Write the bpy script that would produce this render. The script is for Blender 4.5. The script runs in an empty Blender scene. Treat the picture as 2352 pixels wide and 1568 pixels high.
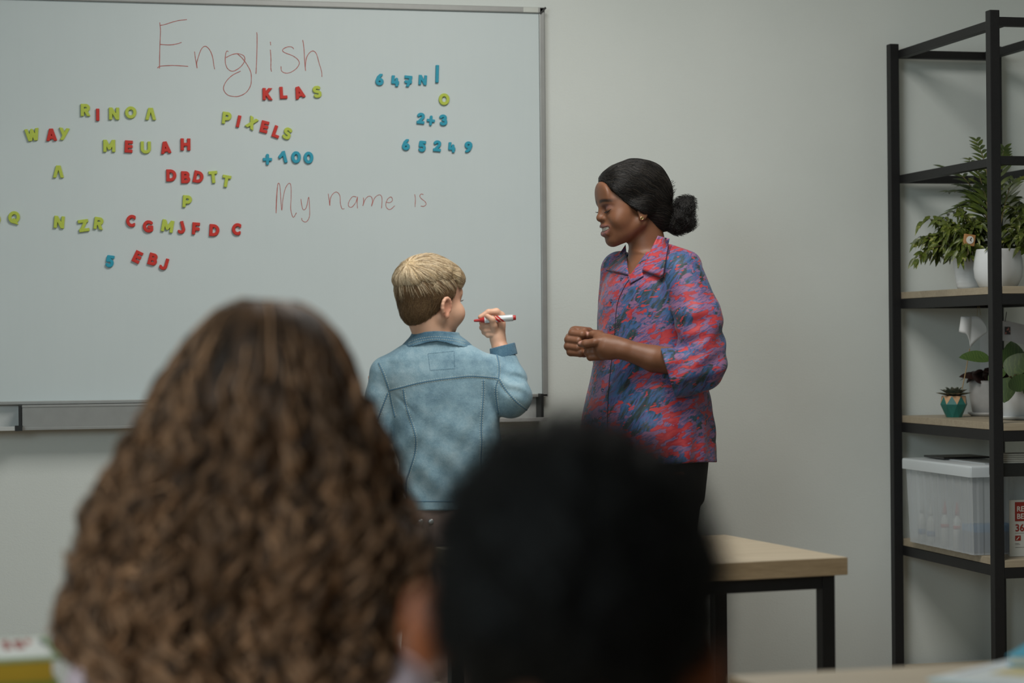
import bpy, bmesh, math, random
import numpy as np
from mathutils import Vector, Matrix
from mathutils.bvhtree import BVHTree

random.seed(7); rng = np.random.default_rng(7)
scene = bpy.context.scene
COL = scene.collection

# ------------------------------------------------------------------ camera
FPX, CX, CY = 5000.0, 1176.0, 784.0            # focal length and centre in pixels of the 2352 x 1568 frame
YAW, ROLL, EYE, DIST = math.radians(13.2), 0.009, 1.20, 6.5
F = np.array([math.sin(YAW), math.cos(YAW), 0.0])
R0 = np.array([math.cos(YAW), -math.sin(YAW), 0.0])
U0 = np.array([0.0, 0.0, 1.0])
RC = R0 - ROLL * U0; RC /= np.linalg.norm(RC)
UC = U0 + ROLL * R0; UC /= np.linalg.norm(UC)
EYEP = np.array([0.0, -DIST, EYE])
cam_d = bpy.data.cameras.new('camera'); cam = bpy.data.objects.new('camera', cam_d); COL.objects.link(cam)
cam.matrix_world = Matrix(((RC[0], UC[0], -F[0], EYEP[0]), (RC[1], UC[1], -F[1], EYEP[1]), (RC[2], UC[2], -F[2], EYEP[2]), (0, 0, 0, 1)))
cam_d.sensor_width = 36.0; cam_d.lens = FPX * 36.0 / 2352.0
cam_d.clip_start = 0.05; cam_d.clip_end = 60
cam_d.dof.use_dof = True; cam_d.dof.focus_distance = 6.0; cam_d.dof.aperture_fstop = 3.0
cam_d.dof.aperture_blades = 0
scene.camera = cam

# ------------------------------------------------------------------ world, lights, exposure
w = bpy.data.worlds.new('world'); scene.world = w; w.use_nodes = True
w.node_tree.nodes['Background'].inputs[0].default_value = (0.72, 0.86, 1.0, 1)
w.node_tree.nodes['Background'].inputs[1].default_value = 0.02

def area(name, loc, target, sx, sy, power, col):
    l = bpy.data.lights.new(name, 'AREA'); l.shape = 'RECTANGLE'; l.size = sx; l.size_y = sy; l.energy = power; l.color = col
    o = bpy.data.objects.new(name, l); COL.objects.link(o); o.location = loc
    o.rotation_euler = (Vector(target) - Vector(loc)).to_track_quat('-Z', 'Y').to_euler()
    return o
area('window_daylight', (-2.1, -6.5, 2.2), (1.8, -0.4, 1.2), 1.6, 1.4, 64, (0.80, 0.95, 1.0))
area('ceiling_light', (1.3, -1.9, 2.9), (1.3, -1.9, 0), 1.2, 1.2, 52, (1.0, 0.965, 0.91))
vs = scene.view_settings
vs.view_transform = 'Standard'; vs.look = 'None'; vs.gamma = 1.0; vs.use_curve_mapping = False
vs.exposure = 0.0
scene.cycles.max_bounces = 8; scene.cycles.transparent_max_bounces = 16
scene.cycles.use_denoising = True

# ------------------------------------------------------------------ pixel geometry helpers (photo pixels -> world)
def ray(px, py):
    return F + (px - CX) / FPX * RC - (py - CY) / FPX * UC
def at(px, py, z):                              # point at depth z along the view axis
    return EYEP + ray(px, py) * z
def on_y(px, py, Y):                            # point on a plane parallel to the board wall
    d = ray(px, py); return EYEP + d * ((Y - EYEP[1]) / d[1])
def on_z(px, py, Z):                            # point on a horizontal plane
    d = ray(px, py); return EYEP + d * ((Z - EYEP[2]) / d[2])
class Space:
    """a figure's own frame: photo pixels at depth z0 (x right, y down, z away), turned into metres in the room"""
    def __init__(s, z0): s.z0 = z0; s.s = z0 / FPX
    def world(s, P):
        P = np.asarray(P, float); z = s.z0 + P[:, 2] * s.s
        return EYEP + (F + ((P[:, 0] - CX) / FPX)[:, None] * RC - ((P[:, 1] - CY) / FPX)[:, None] * UC) * z[:, None]

# ------------------------------------------------------------------ materials
def srgb(r, g, b):
    f = lambda c: (c / 255 / 12.92) if c / 255 <= 0.04045 else ((c / 255 + 0.055) / 1.055) ** 2.4
    return (f(r), f(g), f(b), 1.0)
class NT:
    def __init__(s, name):
        s.m = bpy.data.materials.new(name); s.m.use_nodes = True; s.t = s.m.node_tree; s.n = s.t.nodes; s.b = s.n['Principled BSDF']
    def new(s, t, **kw):
        n = s.n.new(t)
        for k, v in kw.items():
            if k in n.inputs.keys(): n.inputs[k].default_value = v
            else: setattr(n, k, v)
        return n
    def link(s, a, b): s.t.links.new(a, b)
    def coord(s, scale=(1, 1, 1), rot=(0, 0, 0), kind='Object'):
        c = s.new('ShaderNodeTexCoord'); m = s.new('ShaderNodeMapping'); m.inputs['Scale'].default_value = scale; m.inputs['Rotation'].default_value = rot
        s.link(c.outputs[kind], m.inputs['Vector']); return m.outputs['Vector']
    def noise(s, vec, scale, detail=3, rough=0.55, dist=0.0):
        n = s.new('ShaderNodeTexNoise'); n.inputs['Scale'].default_value = scale; n.inputs['Detail'].default_value = detail
        n.inputs['Roughness'].default_value = rough; n.inputs['Distortion'].default_value = dist
        if vec is not None: s.link(vec, n.inputs['Vector'])
        return n.outputs['Fac']
    def ramp(s, fac, stops, interp='LINEAR'):
        r = s.new('ShaderNodeValToRGB'); e = r.color_ramp; e.interpolation = interp
        while len(e.elements) < len(stops): e.elements.new(0.5)
        for k, (p, c) in enumerate(stops): e.elements[k].position = p; e.elements[k].color = c
        s.link(fac, r.inputs['Fac']); return r.outputs['Color']
    def mix(s, fac, a, b, blend='MIX'):
        m = s.new('ShaderNodeMix', data_type='RGBA', blend_type=blend)
        for v, i in ((fac, 0), (a, 6), (b, 7)):
            if hasattr(v, 'links'): s.link(v, m.inputs[i])
            elif i == 0: m.inputs[0].default_value = v
            else: m.inputs[i].default_value = v
        return m.outputs[2]
    def math(s, a, op, b):
        m = s.new('ShaderNodeMath', operation=op)
        for v, i in ((a, 0), (b, 1)):
            if hasattr(v, 'links'): s.link(v, m.inputs[i])
            else: m.inputs[i].default_value = v
        return m.outputs[0]
    def bump(s, h, strength=0.3, dist=0.01, chain=None):
        b = s.new('ShaderNodeBump'); b.inputs['Strength'].default_value = strength; b.inputs['Distance'].default_value = dist
        s.link(h, b.inputs['Height'])
        if chain is not None: s.link(chain, b.inputs['Normal'])
        s.link(b.outputs['Normal'], s.b.inputs['Normal']); return b.outputs['Normal']
    def base(s, c):
        if hasattr(c, 'links'): s.link(c, s.b.inputs['Base Color'])
        else: s.b.inputs['Base Color'].default_value = c
    def attr(s, name, typ='GEOMETRY'):
        a = s.new('ShaderNodeAttribute'); a.attribute_name = name; a.attribute_type = typ; return a
def simple(name, col, rough=0.5, metal=0.0, vary=0.08, scale=14.0, bump=0.0, bscale=60.0, spec=0.5, sheen=0.0):
    t = NT(name); v = t.coord()
    f = t.noise(v, scale)
    a = tuple(c * (1 - vary) for c in col[:3]) + (1,); b = tuple(min(1, c * (1 + vary)) for c in col[:3]) + (1,)
    t.base(t.ramp(f, [(0.3, a), (0.7, b)]))
    t.b.inputs['Roughness'].default_value = rough; t.b.inputs['Metallic'].default_value = metal
    t.b.inputs['Specular IOR Level'].default_value = spec
    if sheen: t.b.inputs['Sheen Weight'].default_value = sheen
    if bump: t.bump(t.noise(v, bscale), bump, 0.004)
    return t.m

# ------------------------------------------------------------------ object helpers
def tag(o, label=None, cat=None, group=None, kind=None):
    if label: o['label'] = label
    if cat: o['category'] = cat
    if group: o['group'] = group
    if kind: o['kind'] = kind
    return o
def empty(name, loc, label=None, cat=None, group=None):
    o = bpy.data.objects.new(name, None); COL.objects.link(o); o.location = loc; o.empty_display_size = 0.1
    return tag(o, label, cat, group)
def mesh_obj(name, V, Fc, mat, parent=None, loc=None, smooth=False):
    """link a mesh; V are world coordinates; the object's origin goes to loc (or its parent's origin)"""
    V = np.asarray(V, float)
    if loc is None and parent is None: loc = np.array([V[:, 0].mean(), V[:, 1].mean(), V[:, 2].min()])
    base = np.array(root_loc(parent)) if parent is not None else np.array(loc)
    me = bpy.data.meshes.new(name); me.from_pydata((V - base).tolist(), [], [tuple(f) for f in Fc]); me.update()
    if smooth: me.polygons.foreach_set('use_smooth', [True] * len(me.polygons))
    o = bpy.data.objects.new(name, me); COL.objects.link(o)
    if mat is not None: me.materials.append(mat)
    if parent is not None: o.parent = parent
    else: o.location = base
    return o
def root_loc(o):
    p = Vector((0, 0, 0))
    while o is not None: p = p + o.location; o = o.parent
    return p
class MB:
    """collects boxes, tubes, lathes, patches in world coordinates; build() links them as ONE mesh object"""
    def __init__(s): s.v = []; s.f = []
    def add(s, V, Fc):
        n = len(s.v); s.v += [tuple(p) for p in V]; s.f += [tuple(i + n for i in f) for f in Fc]; return s
    def box(s, lo, hi, bev=0.0):
        (x0, y0, z0), (x1, y1, z1) = lo, hi
        if bev <= 0:
            return s.add([(x0, y0, z0), (x1, y0, z0), (x1, y1, z0), (x0, y1, z0), (x0, y0, z1), (x1, y0, z1), (x1, y1, z1), (x0, y1, z1)],
                         [(0, 3, 2, 1), (4, 5, 6, 7), (0, 1, 5, 4), (1, 2, 6, 5), (2, 3, 7, 6), (3, 0, 4, 7)])
        bm = bmesh.new(); bmesh.ops.create_cube(bm, size=1.0)
        for q in bm.verts: q.co = Vector(((x0 + x1) / 2 + q.co.x * (x1 - x0), (y0 + y1) / 2 + q.co.y * (y1 - y0), (z0 + z1) / 2 + q.co.z * (z1 - z0)))
        bmesh.ops.bevel(bm, geom=list(bm.edges), offset=bev, segments=2, profile=0.6, affect='EDGES')
        bm.verts.ensure_lookup_table(); bm.verts.index_update()
        s.add([tuple(q.co) for q in bm.verts], [[q.index for q in f.verts] for f in bm.faces]); bm.free(); return s
    def obox(s, c, ax, ay, az, bev=0.0):                    # oriented box: centre and three half-axis vectors
        c, ax, ay, az = (np.asarray(q, float) for q in (c, ax, ay, az))
        la, lb, lc = (np.linalg.norm(q) for q in (ax, ay, az))
        t = MB().box((-la, -lb, -lc), (la, lb, lc), bev); M = np.stack([ax / la, ay / lb, az / lc], 1)
        return s.add(np.array(t.v) @ M.T + c, t.f)
    def tube(s, P, r, n=8, caps=True):
        P = [np.asarray(p, float) for p in P]; r = [r] * len(P) if np.isscalar(r) else list(r)
        V = []; Fc = []; prev = None
        for i, p in enumerate(P):
            t = P[min(i + 1, len(P) - 1)] - P[max(i - 1, 0)]; t = t / (np.linalg.norm(t) + 1e-12)
            if prev is None: u = np.cross(t, (0, 0, 1.0)); u = u if np.linalg.norm(u) > 1e-3 else np.cross(t, (1.0, 0, 0))
            else: u = prev - t * np.dot(prev, t)
            u /= np.linalg.norm(u) + 1e-12; prev = u; v = np.cross(t, u)
            for k in range(n):
                a = 2 * math.pi * k / n; V.append(p + r[i] * (u * math.cos(a) + v * math.sin(a)))
        for i in range(len(P) - 1):
            for k in range(n): Fc.append((i * n + k, i * n + (k + 1) % n, (i + 1) * n + (k + 1) % n, (i + 1) * n + k))
        if caps: Fc.append(tuple(range(n))[::-1]); Fc.append(tuple((len(P) - 1) * n + k for k in range(n)))
        return s.add(V, Fc)
    def lathe(s, prof, c, n=40, rad=None, axis=(0, 0, 1)):   # prof: (radius, height) pairs; rad(angle, height, r) may shape it
        V = []; Fc = []; c = np.asarray(c, float)
        ax = np.asarray(axis, float); ax = ax / np.linalg.norm(ax); u = np.cross(ax, (0.3, 1, 0.2)); u /= np.linalg.norm(u); v = np.cross(ax, u)
        if abs(ax[2]) > 0.999: u, v = np.array([1.0, 0, 0]), np.array([0, 1.0, 0])
        for (r, h) in prof:
            for k in range(n):
                a = 2 * math.pi * k / n; q = rad(a, h, r) if rad else r
                V.append(c + u * q * math.cos(a) + v * q * math.sin(a) + ax * h)
        for i in range(len(prof) - 1):
            for k in range(n): Fc.append((i * n + k, i * n + (k + 1) % n, (i + 1) * n + (k + 1) % n, (i + 1) * n + k))
        if prof[0][0] > 1e-6: Fc.append(tuple(range(n))[::-1])
        if prof[-1][0] > 1e-6: Fc.append(tuple((len(prof) - 1) * n + k for k in range(n)))
        return s.add(V, Fc)
    def build(s, name, mat, parent=None, loc=None, smooth=False): return mesh_obj(name, s.v, s.f, mat, parent, loc, smooth)
def catmull(P, n=6):
    P = [np.asarray(p, float) for p in P]
    if len(P) < 3: return [P[0] + (P[-1] - P[0]) * t for t in np.linspace(0, 1, n)]
    Q = [2 * P[0] - P[1]] + P + [2 * P[-1] - P[-2]]; out = []
    for i in range(1, len(Q) - 2):
        for t in np.linspace(0, 1, n, endpoint=False):
            a, b, c, d = Q[i - 1], Q[i], Q[i + 1], Q[i + 2]
            out.append(0.5 * (2 * b + (c - a) * t + (2 * a - 5 * b + 4 * c - d) * t * t + (3 * b - a - 3 * c + d) * t ** 3))
    return out + [P[-1]]
def copy_thing(o, loc=None):
    c = o.copy(); COL.objects.link(c)
    if loc is not None: c.location = loc
    for ch in o.children:
        d = ch.copy(); COL.objects.link(d); d.parent = c
        for g in ch.children:
            e = g.copy(); COL.objects.link(e); e.parent = d
    return c

# ------------------------------------------------------------------ implicit surfaces: smooth unions of tapered limbs, ellipsoids and lofts
class Field:
    def __init__(s, lo, hi, res):
        s.lo = np.array(lo, np.float32); s.res = float(res); s.n = np.ceil((np.array(hi) - lo) / res).astype(int) + 1
        s.d = np.full(s.n, 1e3, np.float32)
    def grid(s, blo, bhi):
        i0 = np.maximum(np.floor((np.array(blo) - s.lo) / s.res).astype(int), 0); i1 = np.minimum(np.ceil((np.array(bhi) - s.lo) / s.res).astype(int) + 1, s.n)
        if (i1 <= i0).any(): return None
        ax = [(s.lo[k] + s.res * np.arange(i0[k], i1[k])).astype(np.float32) for k in range(3)]
        sl = tuple(slice(i0[k], i1[k]) for k in range(3))
        return sl, ax[0][:, None, None], ax[1][None, :, None], ax[2][None, None, :]
    def put(s, sl, d, k, sub=False):
        a = s.d[sl]
        if sub:
            h = np.clip(0.5 - 0.5 * (d + a) / max(k, 1e-6), 0, 1); s.d[sl] = a * (1 - h) + (-d) * h + k * h * (1 - h)
        else:
            h = np.clip(0.5 + 0.5 * (a - d) / max(k, 1e-6), 0, 1); s.d[sl] = a * (1 - h) + d * h - k * h * (1 - h)
    def limb(s, a, b, ra, rb, k=6.0, sub=False):              # tapered capsule
        a, b = np.array(a, float), np.array(b, float); m = max(ra, rb) + k + 3 * s.res
        g = s.grid(np.minimum(a, b) - m, np.maximum(a, b) + m)
        if g is None: return s
        sl, X, Y, Z = g; ab = b - a; L = float(ab @ ab) + 1e-9
        t = np.clip(((X - a[0]) * ab[0] + (Y - a[1]) * ab[1] + (Z - a[2]) * ab[2]) / L, 0, 1)
        d = np.sqrt((X - a[0] - t * ab[0]) ** 2 + (Y - a[1] - t * ab[1]) ** 2 + (Z - a[2] - t * ab[2]) ** 2) - (ra + (rb - ra) * t)
        s.put(sl, d, k, sub); return s
    def chain(s, P, r, k=6.0):
        for i in range(len(P) - 1): s.limb(P[i], P[i + 1], r[i], r[i + 1], k)
        return s
    def ell(s, c, r, k=6.0, M=None, sub=False):                # ellipsoid; rows of M are its axes
        c = np.array(c, float); r = np.array(r, float); m = r.max() + k + 3 * s.res
        g = s.grid(c - m, c + m)
        if g is None: return s
        sl, X, Y, Z = g; X = X - c[0]; Y = Y - c[1]; Z = Z - c[2]
        if M is not None: X, Y, Z = (M[i][0] * X + M[i][1] * Y + M[i][2] * Z for i in range(3))
        k0 = np.sqrt((X / r[0]) ** 2 + (Y / r[1]) ** 2 + (Z / r[2]) ** 2); k1 = np.sqrt((X / r[0] ** 2) ** 2 + (Y / r[1] ** 2) ** 2 + (Z / r[2] ** 2) ** 2)
        s.put(sl, k0 * (k0 - 1) / np.maximum(k1, 1e-6), k, sub); return s
    def loft(s, rows, k=6.0, sub=False, yaw=0.0, power=2.0):   # rows: (y, cx, cz, half width, half depth), stacked down the y axis
        rows = np.array(rows, float); m = rows[:, 3:].max() + k + 3 * s.res
        g = s.grid((rows[:, 1].min() - m, rows[0, 0] - k - 2 * s.res, rows[:, 2].min() - m), (rows[:, 1].max() + m, rows[-1, 0] + k + 2 * s.res, rows[:, 2].max() + m))
        if g is None: return s
        sl, X, Y, Z = g; y = Y.ravel(); yc = np.clip(y, rows[0, 0], rows[-1, 0])
        it = lambda j: smooth_interp(yc, rows[:, 0], rows[:, j])[None, :, None].astype(np.float32)
        cx, cz, a, b = it(1), it(2), it(3), it(4); dx = X - cx; dz = Z - cz
        c_, s_ = math.cos(yaw), math.sin(yaw); dx, dz = dx * c_ + dz * s_, -dx * s_ + dz * c_
        q = (np.abs(dx / a) ** power + np.abs(dz / b) ** power) ** (1 / power)
        gl = np.sqrt((dx / a ** 2) ** 2 + (dz / b ** 2) ** 2)
        d = np.where(q > 1e-3, q * (q - 1) / np.maximum(gl, 1e-4), -np.minimum(a, b))
        d = np.maximum(np.maximum(d, -np.minimum(a, b)), np.maximum(rows[0, 0] - Y, Y - rows[-1, 0]))
        s.put(sl, d, k, sub); return s
    def cut(s, fn):                                           # intersect with a half-space-like function (negative = keep)
        X, Y, Z = ((s.lo[k] + s.res * np.arange(s.n[k])).astype(np.float32) for k in range(3))
        s.d = np.maximum(s.d, fn(X[:, None, None], Y[None, :, None], Z[None, None, :]).astype(np.float32)); return s
    def warp(s, fn):                                          # add a displacement to the distance
        X, Y, Z = ((s.lo[k] + s.res * np.arange(s.n[k])).astype(np.float32) for k in range(3))
        s.d = s.d + fn(X[:, None, None], Y[None, :, None], Z[None, None, :]).astype(np.float32); return s
    def mesh(s, smooth=1):
        d = s.d; ins = d < 0
        c = np.zeros(np.array(d.shape) - 1, np.int8)
        for i in (0, 1):
            for j in (0, 1):
                for k in (0, 1): c += ins[i:d.shape[0] - 1 + i, j:d.shape[1] - 1 + j, k:d.shape[2] - 1 + k]
        act = np.argwhere((c > 0) & (c < 8)); N = len(act)
        idx = np.full(c.shape, -1, np.int32); idx[tuple(act.T)] = np.arange(N)
        off = np.array([(i, j, k) for i in (0, 1) for j in (0, 1) for k in (0, 1)])
        val = np.stack([d[tuple((act + o).T)] for o in off], 1)
        P = np.zeros((N, 3)); cnt = np.zeros(N)
        for a in range(8):
            for b in range(a + 1, 8):
                if np.abs(off[a] - off[b]).sum() != 1: continue
                m = (val[:, a] < 0) != (val[:, b] < 0); t = val[m, a] / (val[m, a] - val[m, b])
                P[m] += off[a] + t[:, None] * (off[b] - off[a]); cnt[m] += 1
        V = (act + P / cnt[:, None]) * s.res + s.lo
        quads = []
        for ax in range(3):
            o1, o2 = [(1, 2), (2, 0), (0, 1)][ax]
            A = np.moveaxis(ins, ax, 0); x = A[1:] != A[:-1]; e = np.argwhere(np.moveaxis(x, 0, ax))
            e = e[(e[:, o1] > 0) & (e[:, o2] > 0) & (e[:, o1] < c.shape[o1]) & (e[:, o2] < c.shape[o2])]
            u = np.zeros(3, int); v = np.zeros(3, int); u[o1] = 1; v[o2] = 1
            q = np.stack([idx[tuple((e - u - v).T)], idx[tuple((e - v).T)], idx[tuple(e.T)], idx[tuple((e - u).T)]], 1)
            fl = ~ins[tuple(e.T)]; q[fl] = q[fl][:, ::-1]; quads.append(q)
        Q = np.concatenate(quads); Q = Q[(Q >= 0).all(1)]
        for _ in range(smooth):
            acc = np.zeros_like(V); n = np.zeros(N)
            for i in range(4):
                for j in (1, 3): np.add.at(acc, Q[:, i], V[Q[:, (i + j) % 4]]); np.add.at(n, Q[:, i], 1)
            V = 0.5 * V + 0.5 * acc / np.maximum(n, 1)[:, None]
        return V, Q
def smooth_interp(x, xp, fp):                                 # monotone cubic interpolation
    xp = np.asarray(xp, float); fp = np.asarray(fp, float); h = np.diff(xp); dl = np.diff(fp) / h
    m = np.zeros(len(xp)); m[0], m[-1] = dl[0], dl[-1]
    for i in range(1, len(xp) - 1): m[i] = 0 if dl[i - 1] * dl[i] <= 0 else 2 * dl[i - 1] * dl[i] / (dl[i - 1] + dl[i])
    i = np.clip(np.searchsorted(xp, x) - 1, 0, len(xp) - 2); t = (x - xp[i]) / h[i]
    return ((1 + 2 * t) * (1 - t) ** 2 * fp[i] + t * (1 - t) ** 2 * h[i] * m[i] + t * t * (3 - 2 * t) * fp[i + 1] + t * t * (t - 1) * h[i] * m[i + 1])
def fast_mesh(name, V, Q, mat, parent=None, loc=None, cols=None):
    """mesh object from numpy quads in world coordinates, smooth shaded, normals outward"""
    base = np.array(root_loc(parent)) if parent is not None else np.asarray(loc, float)
    P = V - base
    a, b, c, d = (P[Q[:, i]] for i in range(4))
    vol = np.einsum('ij,ij->i', a, np.cross(b, c)).sum() + np.einsum('ij,ij->i', a, np.cross(c, d)).sum()
    if vol < 0: Q = Q[:, ::-1]
    me = bpy.data.meshes.new(name); me.vertices.add(len(P)); me.vertices.foreach_set('co', P.astype(np.float32).ravel())
    me.loops.add(Q.size); me.loops.foreach_set('vertex_index', Q.astype(np.int32).ravel())
    me.polygons.add(len(Q)); me.polygons.foreach_set('loop_start', np.arange(0, Q.size, 4, dtype=np.int32))
    me.polygons.foreach_set('use_smooth', np.ones(len(Q), bool)); me.update(calc_edges=True); me.validate()
    if cols is not None:
        at_ = me.attributes.new('Col', 'FLOAT_COLOR', 'POINT'); at_.data.foreach_set('color', np.asarray(cols, np.float32).ravel())
    o = bpy.data.objects.new(name, me); COL.objects.link(o)
    if mat is not None: me.materials.append(mat)
    if parent is not None: o.parent = parent
    else: o.location = base
    return o
def bvh(V, Q): return BVHTree.FromPolygons([tuple(p) for p in V], [tuple(int(i) for i in q) for q in Q])
def surf(tree, px, py, off=0.0, start=-900.0):                # the front of a surface at a photo pixel (figure space)
    h = tree.ray_cast(Vector((px, py, start)), Vector((0, 0, 1)))
    return None if h[0] is None else np.array(h[0]) + np.array((0, 0, -off))
def strands(name, S, curves, radius, mat, parent, cols=None, tip=0.3):
    """hair strands in a figure's space, all with the same number of points"""
    n = curves.shape[1]; W = S.world(curves.reshape(-1, 3)) - np.array(root_loc(parent))
    hc = bpy.data.hair_curves.new(name); hc.add_curves([n] * len(curves))
    hc.attributes['position'].data.foreach_set('vector', W.astype(np.float32).ravel())
    r = hc.attributes.get('radius') or hc.attributes.new('radius', 'FLOAT', 'POINT')
    prof = np.linspace(1, tip, n) * radius
    r.data.foreach_set('value', np.tile(prof, len(curves)).astype(np.float32))
    if cols is not None:
        a = hc.attributes.new('Col', 'FLOAT_COLOR', 'CURVE'); a.data.foreach_set('color', np.asarray(cols, np.float32).ravel())
    o = bpy.data.objects.new(name, hc); COL.objects.link(o); hc.materials.append(mat); o.parent = parent
    return o
# ------------------------------------------------------------------ the room
def wall_material():
    t = NT('painted_wall_covering'); v = t.coord()
    t.base(t.ramp(t.noise(v, 1.3, 4), [(0.3, srgb(208, 214, 210)), (0.7, srgb(216, 221, 217))]))
    t.b.inputs['Roughness'].default_value = 0.75; t.b.inputs['Specular IOR Level'].default_value = 0.25
    v2 = t.coord((150, 150, 210), (0, 0.6, 0)); n1 = t.bump(t.noise(v2, 1.0, 2), 0.16, 0.003)
    t.bump(t.noise(v, 260, 2), 0.15, 0.002, n1); return t.m
M_WALL = wall_material()
M_CEIL = simple('white_ceiling_paint', srgb(225, 225, 220), 0.9)
def floor_material():
    t = NT('laminate_floor'); v = t.coord((1, 8, 1)); t.base(t.ramp(t.noise(v, 3, 5), [(0.3, srgb(120, 98, 76)), (0.7, srgb(150, 126, 100))]))
    t.b.inputs['Roughness'].default_value = 0.45; return t.m
XL, XR, YB, HT = -3.2, 4.4, -9.6, 3.0
def room(name, lo, hi, m): return tag(MB().box(lo, hi).build(name, m), kind='structure')
room('wall_back', (XL - .1, 0, 0), (XR + .1, .1, HT), M_WALL)
room('wall_left', (XL - .1, YB, 0), (XL, 0, HT), M_WALL)
room('wall_right', (XR, YB, 0), (XR + .1, 0, HT), M_WALL)
room('wall_front', (XL - .1, YB - .1, 0), (XR + .1, YB, HT), M_WALL)
room('floor', (XL - .1, YB - .1, -.1), (XR + .1, .1, 0), floor_material())
room('ceiling', (XL - .1, YB - .1, HT), (XR + .1, .1, HT + .1), M_CEIL)
b = MB().box((XL, -.015, 0), (XR, -.0005, .08)); tag(b.build('baseboard_back', simple('white_skirting', srgb(205, 205, 200), 0.5)), kind='structure')

# ------------------------------------------------------------------ the whiteboard
M_ALU = simple('brushed_aluminium', srgb(150, 152, 150), 0.45, 0.35, 0.04, 30)
M_ALU_L = simple('light_aluminium', srgb(190, 192, 190), 0.4, 0.3, 0.04, 30)
M_BLACK = simple('black_plastic', srgb(22, 24, 24), 0.45)
def board_material():
    t = NT('whiteboard_enamel'); v = t.coord()
    n = t.noise(v, 1.6, 5, 0.6)
    st = t.noise(t.coord((60, 1, 3)), 1.0, 3)                                   # faint wiped streaks
    c = t.ramp(n, [(0.25, srgb(196, 207, 208)), (0.75, srgb(203, 213, 214))])
    t.base(t.mix(0.015, c, t.ramp(st, [(0.3, srgb(150, 165, 170)), (0.7, srgb(225, 230, 232))])))
    t.b.inputs['Roughness'].default_value = 0.42; t.b.inputs['Specular IOR Level'].default_value = 0.4
    return t.m
YF = -0.030                                                                     # the writing surface
tr = on_y(1255, 17, YF - .008); br = on_y(1256, 912, YF - .008); bl = on_y(0, 929, YF - .008)
BX1, BZ1, BZ0, BX0 = float((tr[0] + br[0]) / 2), float(tr[2]), float((br[2] + bl[2]) / 2), float(tr[0]) - 3.0
FW = 0.018
board = empty('whiteboard', (0.5 * (BX0 + BX1), YF, BZ0), 'wall mounted whiteboard with aluminium frame covered in magnetic letters and red handwriting', 'whiteboard')
MB().box((BX0 + .004, YF, BZ0 + .004), (BX1 - .004, -.003, BZ1 - .004)).build('writing_surface', board_material(), board)
f = MB()
f.box((BX0, YF - .008, BZ1 - FW), (BX1, -.002, BZ1), .003); f.box((BX0, YF - .008, BZ0), (BX1, -.002, BZ0 + FW * .55), .002)
f.box((BX1 - FW, YF - .008, BZ0), (BX1, -.002, BZ1), .003); f.box((BX0, YF - .008, BZ0), (BX0 + FW, -.002, BZ1), .003)
f.build('frame', M_ALU, board)
c0 = on_y(1241, 31, YF - .009); c1 = on_y(1253, 18, YF - .009); d = c1 - c0; n_ = np.array((0, -1, 0.0)); sd = np.cross(d, n_); sd /= np.linalg.norm(sd)
MB().obox((c0 + c1) / 2, d / 2 * 1.1, sd * .003, n_ * .0015).build('corner_joint', M_BLACK, board)
a_ = on_y(1202, 16.5, YF - .0085); b_ = on_y(1236, 28.5, YF - .0085)
MB().box((a_[0], YF - .0088, b_[2]), (b_[0], YF - .008, a_[2])).build('clear_tape', simple('clear_tape', srgb(200, 204, 198), 0.25), board)
# the long marker rail under the board: closed front panel with an open pen tray at each end
p0 = on_y(50, 930, -.085); p1 = on_y(50, 988, -.085); zt, zb = BZ0 - .001, float(p1[2]); px0 = float(p0[0]); px1 = float(on_y(1130, 950, -.085)[0])
rp = MB(); rp.box((px0, -.085, zb), (px1, -.004, zt), .003); rp.box((px0, -.0865, zb), (px1, -.0845, zb + .008), .0008); rp.box((px0, -.0865, zt - .006), (px1, -.0845, zt), .0008)
rail = rp.build('rail_panel', M_ALU, board)
for (x0, x1) in ((BX0, px0 - .002), (px1 + .002, BX1 - .02)):
    tr_ = MB(); tr_.box((x0, -.010, zb), (x1, -.004, zt)); tr_.box((x0, -.105, zb), (x1, -.010, zb + .004)); tr_.box((x0, -.108, zb), (x1, -.103, zb + .012), .001)
    tr_.build('pen_tray', M_ALU_L, board)
MB().box((px0 - .009, -.090, zb), (px0 - .0005, -.006, zt)).build('rail_end_cap', M_BLACK, board)
MB().box((px0 - .020, -.1095, zb - .001), (px0 + .001, -.086, zb + .014)).build('rail_end_cap', M_BLACK, board)
e0 = on_y(1238, 905, -.04)
MB().box((e0[0] - .002, -.075, zb), (e0[0] + .006, -.006, e0[2] + .002)).build('rail_end_cap', M_BLACK, board)
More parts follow.
